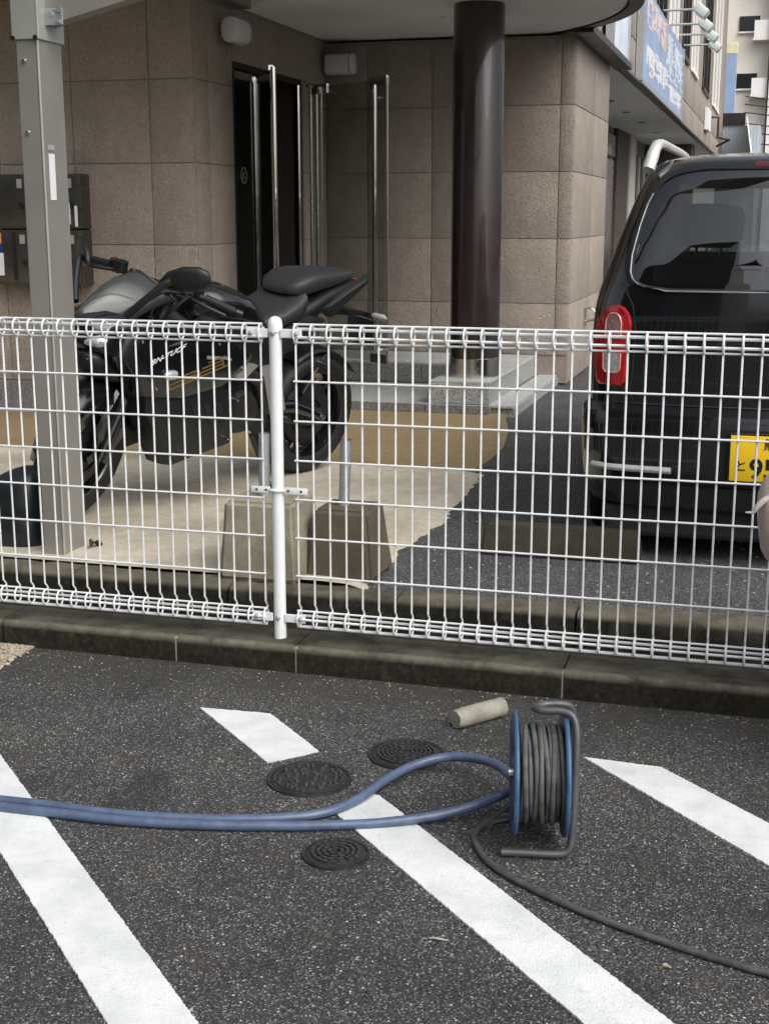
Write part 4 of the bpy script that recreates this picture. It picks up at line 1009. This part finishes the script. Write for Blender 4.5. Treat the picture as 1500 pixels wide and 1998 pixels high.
for s in (-1, 1):
    bp(MB().puff([(.10, .845), (-.05, .915), (-.235, .995), (-.22, .955), (-.06, .855), (.02, .80)], [(s * .10, 1), (s * .135, .95), (s * .145, .7)]), 'tail_fin', 'black_matt')
    bp(MB().puff([(.46, .74), (.20, .83), (.07, .80), (.22, .70), (.42, .62)], [(s * .11, 1), (s * .15, .93), (s * .158, .7)]), 'seat_side_panel', 'black_matt')
    bp(MB().puff([(.86, .86), (.60, .80), (.46, .74), (.42, .64), (.55, .60), (.80, .70), (1.0, .80)], [(s * .12, 1), (s * .178, .95), (s * .19, .75)]), 'tank_side_panel', 'black_plastic')
bp(MB().box(-.28, -.20, -.05, .05, .925, .955, .008), 'tail_lamp', 'red_lens')
rfm = MB(); rfm.add([(-.02, -.055, .83), (-.02, .055, .83), (-.30, .06, .800), (-.30, -.06, .800), (-.40, .05, .765), (-.40, -.05, .765), (-.02, -.055, .80), (-.02, .055, .80), (-.30, .06, .775), (-.30, -.06, .775), (-.40, .05, .75), (-.40, -.05, .75)], [(0, 1, 2, 3), (3, 2, 4, 5), (6, 9, 8, 7), (9, 11, 10, 8), (0, 3, 9, 6), (1, 7, 8, 2), (3, 5, 11, 9), (2, 8, 10, 4), (4, 10, 11, 5), (0, 6, 7, 1)])
rfo = bp(rfm, 'rear_mudguard', 'black_plastic', None, False)
bp(MB().box(-.375, -.365, -.085, .085, .62, .75, .003).xf(Matrix.Translation((0, 0, 0))), 'plate_bracket', 'black_plastic', rfo)
for s in (-1, 1):
    bp(MB().tube([(-.33, s * .05, .785), (-.335, s * .10, .785)], .009, 8), 'indicator_stem', 'black_plastic')
    bp(MB().loft([(-.05, 0, .004, .004), (-.03, 0, .014, .014), (.03, 0, .016, .016), (.05, 0, .006, .006)], 12, 2).xf(Matrix.Translation((-.335, s * .135, .785)) @ Matrix.Rotation(R(90), 4, 'Z')), 'indicator', 'grey_reflector')
# side fairings with decals on the left
UP = [(1.36, .84), (1.40, .74), (1.31, .64), (1.27, .56), (1.05, .53), (.80, .56), (.66, .63), (.60, .70), (.78, .77), (1.0, .83), (1.2, .87)]
LOW = [(1.25, .60), (1.24, .50), (1.18, .40), (1.095, .245), (1.06, .235), (.90, .262), (.70, .290), (.68, .40), (.69, .52), (.82, .585), (1.05, .56)]
for s in (-1, 1):
    uf = bp(MB().puff(UP, [(s * .13, 1), (s * .205, .985), (s * .232, .93), (s * .242, .80)]), 'upper_fairing', 'black_gloss')
    lo = bp(MB().puff(LOW, [(s * .10, 1), (s * .175, .985), (s * .212, .94), (s * .222, .82)]), 'lower_fairing', 'black_plastic')
    bp(MB().loft([(-.03, 0, .006, .012), (-.015, 0, .016, .02), (.02, 0, .018, .02), (.04, 0, .006, .01)], 14).xf(Matrix.Translation((1.13, s * .252, .652))), 'indicator', 'grey_reflector')
    bp(MB().puff([(.74, .60), (.66, .655), (.60, .645), (.68, .585)], [(s * .20, 1), (s * .236, .95)]), 'fairing_tip', 'alu')
    for k in range(3):
        bp(MB().puff([(.98 - .07 * k, .50), (.945 - .07 * k, .50), (.905 - .07 * k, .40), (.935 - .07 * k, .40)], [(s * .20, 1), (s * .2245, .9)]), 'fairing_vent', 'slot_black')
    for x_, z_ in ((1.20, .60), (1.02, .30), (.76, .33), (.72, .50), (1.29, .80), (.86, .76)):
        bp(MB().lathe([(.001, s * .246), (.006, s * .244), (.008, s * .19)], 10, 'Y', (x_, 0, z_)), 'fastener', 'steel')
    bp(MB().tube(catmull([(1.37, s * .165, .80), (1.22, s * .226, .765), (1.05, s * .240, .79), (.90, s * .225, .82)], 6), [.006] * 19, 6), 'fairing_rib', 'black_gloss')
# the left side is what the photograph shows
DM = lambda x, z, y, a: Matrix.Translation((x, y, z)) @ Matrix.Rotation(R(180), 4, 'Z') @ Matrix.Rotation(R(90), 4, 'X') @ Matrix.Rotation(a, 4, 'Z')
text('decal_text', 'BN-TUCF', .046, 'white_ink', bk, DM(1.245, .697, .2435, R(17)) @ Matrix.Diagonal((1, .62, 1, 1)), .0012, .6)
gm = MB()
for k, (a, b, zo, wd) in enumerate(((0, .36, 0, .007), (.02, .17, .020, .006), (.06, .19, .034, .006), (.19, .34, .016, .006), (.21, .33, .031, .006), (.25, .35, .046, .005), (.10, .20, .012, .005))):
    gm.box(a, b, -.0006, .0006, zo, zo + wd)
for a in (.02, .165, .19, .33): gm.box(a, a + .006, -.0005, .0007, .005, .034)
gm.xf(Matrix.Translation((1.15, .2432, .580)) @ Matrix.Rotation(R(180), 4, 'Z') @ Matrix.Rotation(R(-13), 4, 'Y'))
bp(gm, 'gold_decal', 'gold_ink', None, False)
bp(MB().add([(.93, .243, .715), (.80, .243, .70), (.66, .236, .625), (.66, .236, .612), (.80, .243, .688), (.93, .243, .700)], [(0, 1, 4, 5), (1, 2, 3, 4)]), 'grey_decal', 'alu', None, False)
# engine, frame, swing arm, exhaust, pegs, stand
bp(MB().box(.46, 1.02, -.15, .15, .30, .64, .04), 'engine', 'black_matt')
bp(MB().lathe([(.001, .15), (.09, .15), (.10, .17), (.085, .195), (.001, .20)], 26, 'Y', (.62, 0, .42)), 'engine_cover', 'dark_metal')
bp(MB().lathe([(.001, .15), (.055, .15), (.06, .172), (.001, .178)], 22, 'Y', (.50, 0, .36)), 'sprocket_cover', 'black_plastic')
bp(MB().tube([(1.02, 0, .88), (.80, .14, .72), (.52, .16, .55), (.45, .15, .40)], [.04, .035, .035, .03], 10), 'frame_spar', 'dark_metal')
for s in (-1, 1):
    bp(MB().tube([(.46, s * .10, .40), (.22, s * .115, .385), (0, s * .105, .308)], [.036, .033, .026], 10), 'swing_arm', 'black_gloss')
    bp(MB().tube([(0, s * .09, .308), (0, s * .135, .308)], .016, 12), 'axle_nut', 'steel')
    pb = bp(MB().add([(.52, s * .165, .62), (.40, s * .165, .62), (.33, s * .17, .40), (.42, s * .17, .36), (.52, s * .172, .62), (.40, s * .172, .62), (.33, s * .177, .40), (.42, s * .177, .36)], [(0, 1, 2, 3), (7, 6, 5, 4), (0, 4, 5, 1), (1, 5, 6, 2), (2, 6, 7, 3), (3, 7, 4, 0)]), 'heel_plate', 'alu', None, False)
    bp(MB().tube([(.40, s * .178, .375), (.40, s * .265, .38)], .012, 8), 'foot_peg', 'steel', pb)
    bp(MB().tube([(.10, s * .15, .60), (.12, s * .235, .60)], .010, 8), 'pillion_peg', 'steel')
bp(MB().tube([(.50, .12, .405), (.01, .118, .345)], .012, 6), 'chain', 'dark_metal')
bp(MB().tube([(.50, .12, .36), (.01, .118, .275)], .010, 6), 'chain_lower', 'dark_metal')
bp(MB().loft([(.10, .42, .075, .02), (-.05, .62, .078, .012), (-.12, .60, .07, .012)], 16, 3), 'hugger', 'black_plastic')
rows = []
for i in range(12):
    a = R(58) + R(85) * i / 11
    rows.append([(.325 * math.cos(a), s * .085, .308 + (.335 - .02 * s * s) * math.sin(a)) for s in (-1, -.6, 0, .6, 1)])
hgo = bp(MB().grid(rows), 'inner_mudguard', 'black_plastic'); hgo.modifiers.new('solid', 'SOLIDIFY').thickness = .004
bp(MB().tube([(.90, -.02, .26), (.55, -.12, .25), (.30, -.20, .36), (-.08, -.22, .48)], [.028, .03, .05, .058], 14), 'exhaust', 'black_matt')
bp(MB().tube([(.52, .15, .30), (.50, .235, .155), (.49, .285, .050)], .012, 8), 'side_stand', 'dark_metal')
bp(MB().tube([(.47, .28, .052), (.53, .30, .046)], .014, 8), 'stand_foot', 'dark_metal')
bp(MB().box(.30, .50, -.10, .10, .45, .72, .03), 'battery_box', 'black_matt')
bp(MB().box(1.02, 1.10, -.13, .13, .36, .62, .01), 'radiator', 'dark_metal')
bp(MB().box(1.10, 1.2, -.10, .10, .60, .76, .02), 'front_bracket', 'black_plastic')

# ------------------------------------------------------------------ cable reel on a tube stand
rl_ = thing('cable_reel', 'blue cable reel wound with grey cable on a bent tube stand', 'cable reel', (-.425, 2.712, 0), R(13))
RZ = .158; RR = .134
for x0 in (-.057, .050):
    fl = MB().lathe([(.02, x0 - .003), (.118, x0 - .003), (.127, x0 - .006), (RR, x0 - .004), (RR + .002, x0), (RR, x0 + .004), (.127, x0 + .006), (.118, x0 + .003), (.02, x0 + .003), (.02, x0 - .003)], 56, 'X', (0, 0, RZ)).build('flange', 'reel_blue', rl_, smooth=True, local=True)
    for k in range(5):
        a = 2 * PI * k / 5 + .5
        MB().lathe([(.001, x0 - .0045), (.024, x0 - .0045), (.026, x0 - .0032)], 18, 'X', (0, .075 * math.cos(a), RZ + .075 * math.sin(a))).build('web_recess', 'black_plastic', fl, smooth=True, local=True)
MB().lathe([(.05, -.055), (.05, .048)], 32, 'X', (0, 0, RZ)).build('drum', 'black_plastic', rl_, smooth=True, local=True)
random.seed(5)
pts = []; turns = 11
for k in range(turns * 28):
    tt = k / (turns * 28); a = 2 * PI * k / 28
    j_ = int(tt * turns); jr = (.0, .006, -.004, .004, -.006, .007, .001, -.003, .005, -.002, .004)[j_] * math.sin(PI * (tt * turns - j_)); rr = .101 + jr + .002 * math.sin(k * .37); pts.append((-.047 + .091 * tt + .0032 * math.sin(a + j_ * 1.7) + .0012 * math.sin(k * .6), rr * math.cos(a), RZ + rr * math.sin(a)))
MB().tube(pts, .0057, 8).build('wound_cable', 'wound_grey', rl_, smooth=True, local=True)
pts = []
for k in range(7 * 28):
    tt = k / (7 * 28); a = 2 * PI * k / 28 + 1
    pts.append((.040 - .08 * tt, .086 * math.cos(a), RZ + .086 * math.sin(a)))
MB().tube(pts, .0075, 7).build('inner_cable', 'cable_grey', rl_, smooth=True, local=True)
fr_ = catmull([(-.085, -.085, .012), (-.03, -.087, .012), (.030, -.09, .012), (.054, -.088, .018), (.063, -.082, .040), (.067, -.070, .10), (.071, -.046, .22), (.071, -.030, .272), (.062, -.020, .298), (.04, -.014, .306), (.008, -.012, .306), (-.010, -.006, .306), (-.014, .010, .306), (.008, .026, .306), (.04, .030, .306), (.062, .036, .298), (.071, .045, .272), (.071, .058, .22), (.067, .078, .10), (.063, .088, .040), (.054, .094, .018), (.030, .098, .012), (-.085, .095, .012)], 5)
MB().tube(fr_, .0086, 12).build('tube_stand', 'reel_tube', rl_, smooth=True, local=True)
MB().tube([(-.070, 0, RZ), (.075, 0, RZ)], .012, 12).build('axle', 'steel', rl_, smooth=True, local=True)
MB().box(.064, .075, -.055, .06, RZ - .010, RZ + .010, .003).build('axle_plate', 'reel_tube', rl_, local=True)
MB().tube([(-.068, -.05, RZ - .085), (-.10, -.055, RZ - .09), (-.11, -.055, RZ - .105)], .008, 8).build('crank_knob', 'black_plastic', rl_, smooth=True, local=True)

# hoses and cable on the ground
hA = [(-2.6, 2.60, .012), (-2.1, 2.555, .012), (-1.742, 2.545, .012), (-1.529, 2.552, .012), (-1.336, 2.556, .012), (-1.138, 2.590, .012), (-.985, 2.642, .012), (-.906, 2.695, .013), (-.859, 2.772, .016), (-.827, 2.868, .022), (-.778, 2.962, .030), (-.704, 3.015, .040), (-.621, 2.995, .052), (-.555, 2.925, .068), (-.510, 2.835, .085), (-.480, 2.76, .10)]
hB = [(-2.6, 2.56, .012), (-2.1, 2.52, .012), (-1.719, 2.513, .012), (-1.51, 2.518, .012), (-1.323, 2.527, .012), (-1.126, 2.561, .012), (-.972, 2.602, .012), (-.885, 2.630, .012), (-.778, 2.671, .013), (-.663, 2.728, .020), (-.583, 2.775, .034), (-.525, 2.815, .052), (-.485, 2.775, .09)]
o = MB().tube(catmull(hA, 8), .0112, 12).build('water_hose', 'hose_blue', None, smooth=True); tag(o, 'blue hose arching up over the dark manhole cover to the reel', 'hose', 'blue hoses lying side by side')
o = MB().tube(catmull(hB, 8), .0112, 12).build('water_hose', 'hose_blue', None, smooth=True); tag(o, 'blue hose lying flat across the middle white line to the reel', 'hose', 'blue hoses lying side by side')
cb = [(-.475, 2.74, .09), (-.50, 2.80, .04), (-.541, 2.767, .009), (-.563, 2.694, .008), (-.548, 2.634, .008), (-.498, 2.555, .008), (-.409, 2.484, .008), (-.274, 2.406, .008), (-.122, 2.342, .008), (-.008, 2.304, .008), (.117, 2.275, .008), (.6, 2.2, .008)]
o = MB().tube(catmull(cb, 8), .0072, 10).build('power_cable', 'cable_grey', None, smooth=True); tag(o, 'dark grey cable running from the reel to the right edge', 'cable')

# concrete core sample
t = thing('concrete_core', 'short grey concrete cylinder lying by the kerb', 'concrete core', (-.70, 3.365, .0265), 0)
random.seed(9)
rows = []; nl = 26; nr = 28; L = .165
for i in range(nl + 1):
    s = i / nl; xx = (s - .5) * L; base = .0265 * (1 - .10 * max(0, .12 - s) / .12) ; rows.append([])
    for k in range(nr + 1):
        a = 2 * PI * (k % nr) / nr; random.seed(i * 100 + (k % nr)); rr = base + random.uniform(-.0007, .0005) - (.0012 if i == nl - 4 else 0)
        rows[-1].append((xx + (random.uniform(-.004, .003) if i == 0 else 0), rr * math.cos(a), rr * math.sin(a)))
m = MB().grid(rows); m.add(rows[0], [tuple(range(nr))]); m.add(rows[-1], [tuple(range(nr))])
m.xf(Matrix.Rotation(R(52), 4, 'Z')).build('cylinder', 'core_concrete', t, smooth=True, angle=60, local=True)
random.seed(31)

# manhole covers
def manhole(lab, c, r, kind):
    t = thing('manhole_cover', lab, 'manhole cover', (c[0], c[1], .0), random.uniform(0, 3), 'small round iron manhole covers')
    MB().lathe([(r * .93, -.01), (r * .93, .0045), (r, .006), (r * 1.015, .0)], 56, 'Z').build('frame', 'iron', t, smooth=True, local=True)
    cv = MB().lathe([(0, .0055), (r * .86, .0055), (r * .905, .004), (r * .905, -.01)], 56, 'Z').build('cover', 'iron', t, smooth=True, local=True)
    m = MB()
    def arc(r0, r1, a0, a1, z0, z1):
        n = max(2, int((a1 - a0) / .12)); p = [(r0 * math.cos(a0 + (a1 - a0) * i / n), r0 * math.sin(a0 + (a1 - a0) * i / n)) for i in range(n + 1)]
        q = [(r1 * math.cos(a0 + (a1 - a0) * i / n), r1 * math.sin(a0 + (a1 - a0) * i / n)) for i in range(n, -1, -1)]
        m.prism(p + q, z0, z1)
    if kind == 0:
        for k in range(60):
            rad = r * math.sqrt(random.uniform(.01, .62)); a = random.uniform(0, 2 * PI)
            m.lathe([(0, .0115), (r * .05, .0100), (r * .062, .0056)], 8, 'Z', (rad * math.cos(a), rad * math.sin(a), 0))
        arc(r * .80, r * .83, 0, 2 * PI - .01, .0054, .0085)
    else:
        nr_ = 6 if kind == 1 else 4
        for j in range(nr_):
            r0 = r * (.14 + .68 * j / nr_); r1 = r0 + r * .68 / nr_ * .55; n = 5 + 4 * j
            for k in range(n):
                a0 = 2 * PI * k / n + j * .4; arc(r0, r1, a0, a0 + 2 * PI / n * .78, .0053, .0115)
    pt = m.build('raised_pattern', 'iron_highlight', t, local=True); pt['kind'] = 'stuff'
    if kind == 2: MB().lathe([(r * .62, .0056), (r * .68, .0085), (r * .74, .0056)], 48, 'Z').build('inner_ring', 'iron', t, smooth=True, local=True)
manhole('largest round iron manhole cover beside the short white line, domed studs', (-1.015, 2.879), .102, 0)
manhole('round iron manhole cover with concentric ribs under the arching hose', (-.828, 3.091), .097, 1)
manhole('small round iron manhole cover nearest the viewer, below the hoses', (-.831, 2.522), .072, 2)

# gravel patch in the corner by the kerb
m = MB(); random.seed(3)
gb = structure(MB().prism([(-3.4, 3.36), (-2.20, 3.38), (-2.19, 3.605), (-3.4, 3.605)], .0, .006).build('gravel_bed', 'gravel_stone'))
def pebble(m, c, r):
    bm = bmesh.new(); bmesh.ops.create_icosphere(bm, subdivisions=1, radius=r)
    sx, sy, sz = random.uniform(.7, 1.3), random.uniform(.7, 1.2), random.uniform(.4, .7); M = Matrix.Rotation(random.uniform(0, 6), 4, 'Z')
    for v in bm.verts: v.co = M @ Vector((v.co.x * sx, v.co.y * sy, v.co.z * sz)) + Vector(c)
    m.bm(bm)
for _ in range(1300):
    u = random.uniform(-2.75, -2.17); v = random.uniform(3.36, 3.60)
    if u + .0 > -2.20 + .02 * random.random() and random.random() > .3: continue
    pebble(m, (u, v, random.uniform(.004, .012)), random.uniform(.003, .009))
o = m.build('gravel', 'gravel_stone', None, smooth=False); o['kind'] = 'stuff'; o['label'] = 'pale gravel lying in the corner by the kerb'; o['category'] = 'gravel'
# loose grit on the asphalt
m = MB()
for _ in range(620):
    u = random.uniform(-2.3, .4); v = random.uniform(1.85, 3.58) if random.random() < .6 else random.choice((random.uniform(3.2, 3.59), 3.6 - abs(random.gauss(0, .03)))); pebble(m, (u, v, .001), random.uniform(.0012, .0035))
o = m.build('loose_grit', 'gravel_stone', None); o['kind'] = 'stuff'; o['label'] = 'pale loose grit scattered over the asphalt'; o['category'] = 'grit'
m = MB()
for _ in range(260):
    u = random.uniform(-1.3, .4); v = random.uniform(4.28, 5.6); pebble(m, (u, v, .079), random.uniform(.002, .006))
o = m.build('yard_grit', 'gravel_stone', None); o['kind'] = 'stuff'; o['label'] = 'pale loose grit on the asphalt behind the fence'; o['category'] = 'grit'
# leaves
def leaf(lab, c, rz, L, wd, mat, curl=.004):
    rows = []
    for i in range(9):
        s = i / 8; h = wd * math.sin(PI * min(1, s * .96 + .02)) ** .7
        rows.append([((s - .5) * L, h * q_, curl * (q_ * q_) + curl * .8 * math.sin(s * 5) + .003) for q_ in (-1, -.5, 0, .5, 1)])
    m = MB().grid(rows); m.tube([(-L * .5, 0, .003), (-L * .75, .003, .002)], .0009, 5); m.xf(Matrix.Translation(c) @ Matrix.Rotation(rz, 4, 'Z'))
    o = m.build('dry_leaf', mat, None, smooth=True); tag(o, lab, 'leaf'); o.modifiers.new('s', 'SOLIDIFY').thickness = .0006
leaf('thin pale dry leaf on the asphalt between the white lines', (-.537, 2.241, .001), R(8), .042, .0032, 'leaf_pale', .0015)
leaf('dark brown curled leaf at the foot of the carport post', (-2.44, 4.50, .10), R(80), .07, .022, 'leaf_brown', .016)
leaf('small yellowish leaf near the bottom right beside the cable', (-.115, 2.262, .001), R(20), .018, .004, 'leaf_dry')

# ------------------------------------------------------------------ person crouching at the right edge, in front of the fence
P = thing('person', 'person in beige work clothes crouching in front of the fence at the right edge', 'person', (.34, 3.28, 0))
def skin_body(name, verts, edges, radii, mat, parent, rt=0, sub=2):
    me = bpy.data.meshes.new(name); me.from_pydata([(x - .34, y - 3.28, z) for x, y, z in verts], edges, []); me.materials.append(MATS[mat])
    o = link(bpy.data.objects.new(name, me), parent)
    sk = o.modifiers.new('skin', 'SKIN'); sk.use_smooth_shade = True
    if not me.skin_vertices: me.skin_vertices.new()
    for i, r_ in enumerate(radii):
        me.skin_vertices[0].data[i].radius = r_ if hasattr(r_, '__len__') else (r_, r_); me.skin_vertices[0].data[i].use_root = (i == rt)
    ss = o.modifiers.new('sub', 'SUBSURF'); ss.levels = sub; ss.render_levels = sub
    return o
pv = [(.150, 3.28, .650), (.24, 3.28, .74), (.38, 3.28, .84), (.50, 3.28, .93), (.57, 3.28, .97),
      (.16, 3.19, .60), (.42, 3.14, .50), (.30, 3.15, .10), (.36, 3.145, .04),
      (.16, 3.37, .60), (.43, 3.42, .48), (.31, 3.41, .10), (.36, 3.42, .04),
      (.47, 3.11, .90), (.56, 3.07, .66), (.66, 3.12, .48),
      (.47, 3.45, .90), (.57, 3.49, .66), (.67, 3.44, .48), (.050, 3.28, .628), (-.012, 3.28, .622)]
pe = [(0, 1), (1, 2), (2, 3), (3, 4), (0, 5), (5, 6), (6, 7), (7, 8), (0, 9), (9, 10), (10, 11), (11, 12), (3, 13), (13, 14), (14, 15), (3, 16), (16, 17), (17, 18), (0, 19), (19, 20)]
pr_ = [.142, .13, .14, .13, .06, .10, .07, .05, .045, .10, .07, .05, .045, .06, .048, .036, .06, .048, .036, .14, .105]
skin_body('body', pv, pe, [r_ * (.28 if k_ in (7, 8, 11, 12) else .75) for k_, r_ in enumerate(pr_)], 'skin', P)
def sub_body(name, idx, scale, mat, over=None):
    mp = {k: i for i, k in enumerate(idx)}
    vs = [(over or {}).get(k, pv[k]) for k in idx]
    o_ = skin_body(name, vs, [(mp[a], mp[b]) for a, b in pe if a in mp and b in mp], [pr_[k] * scale for k in idx], mat, P)
    tx = bpy.data.textures.get('folds') or bpy.data.textures.new('folds', 'CLOUDS'); tx.noise_scale = .075
    dm = o_.modifiers.new('folds', 'DISPLACE'); dm.texture = tx; dm.strength = .016; dm.mid_level = .5; dm.texture_coords = 'LOCAL'
    return o_
sub_body('trousers', [0, 1, 5, 6, 7, 9, 10, 11, 19, 20], 1.0, 'beige_cloth', {7: (.31, 3.15, .13), 11: (.32, 3.41, .13)})
sub_body('jacket', [0, 1, 2, 3, 4, 13, 14, 15, 16, 17, 18], 1.12, 'jacket_cloth', {0: (.185, 3.28, .685)})
for by_ in (3.145, 3.42):
    bt = MB().loft([(-.05, .04, .030, .038), (-.03, .05, .040, .052), (.03, .048, .044, .050), (.09, .034, .046, .036), (.16, .026, .044, .027), (.19, .02, .028, .018)], 20, 2.8)
    bt.xf(Matrix.Translation((.30, by_, .0))).build('boot', 'rubber', P, smooth=True)
    MB().lathe([(.05, .04), (.056, .06), (.054, .15), (.046, .155)], 20, 'Z', (.30, by_, 0)).build('boot_shaft', 'rubber', P, smooth=True)
hd = MB(); hd.lathe([(.001, -.12), (.045, -.11), (.07, -.05), (.078, .01), (.072, .06), (.045, .105), (.001, .118)], 24, 'Z'); hd.xf(Matrix.Translation((.66, 3.28, 1.07)) @ Matrix.Rotation(R(55), 4, 'Y'))
ho = hd.build('head', 'skin', P, smooth=True)
hh = MB(); hh.lathe([(.083, .0), (.080, .05), (.055, .11), (.001, .128)], 24, 'Z'); hh.xf(Matrix.Translation((.655, 3.28, 1.075)) @ Matrix.Rotation(R(20), 4, 'Y')); hh.build('hair', 'hair', ho, smooth=True)
ns = MB(); ns.loft([(-.01, 0, .012, .018), (.012, -.004, .009, .012), (.02, -.006, .004, .005)], 10); ns.xf(Matrix.Translation((.725, 3.28, 1.035)) @ Matrix.Rotation(R(45), 4, 'Y')); ns.build('nose', 'skin', ho, smooth=True)
for s, (bx, by) in ((-1, (.66, 3.12)), (1, (.67, 3.44))):
    hv = [(bx, by, .48), (bx + .03, by, .43)]; he = [(0, 1)]; hr = [.030, .033]
    for k in range(4):
        y0 = by + (k - 1.5) * .019; n0 = len(hv); hv += [(bx + .045, y0, .40), (bx + .05, y0, .37 - .004 * (k in (1, 2))), (bx + .038, y0, .345)]; he += [(1, n0), (n0, n0 + 1), (n0 + 1, n0 + 2)]; hr += [.010, .009, .008]
    n0 = len(hv); hv += [(bx + .01, by - s * .035, .415), (bx + .025, by - s * .045, .385)]; he += [(1, n0), (n0, n0 + 1)]; hr += [.011, .009]
    skin_body('hand', hv, he, hr, 'skin', P, 0, 1)
st = MB().tube(catmull([(.045, 3.205, .700), (.01, 3.195, .692), (-.008, 3.19, .675), (-.016, 3.19, .662), (-.034, 3.19, .660)], 5), [.008] * 8 + [.0075, .007, .0065, .006, .006, .005, .005, .004, .004, .003, .003, .002, .002], 8)
st.build('waist_tie', 'pale_cloth', P, smooth=True)

# ------------------------------------------------------------------ tidy: drop helper property
for o in bpy.data.objects:
    if 'org' in o: del o['org']
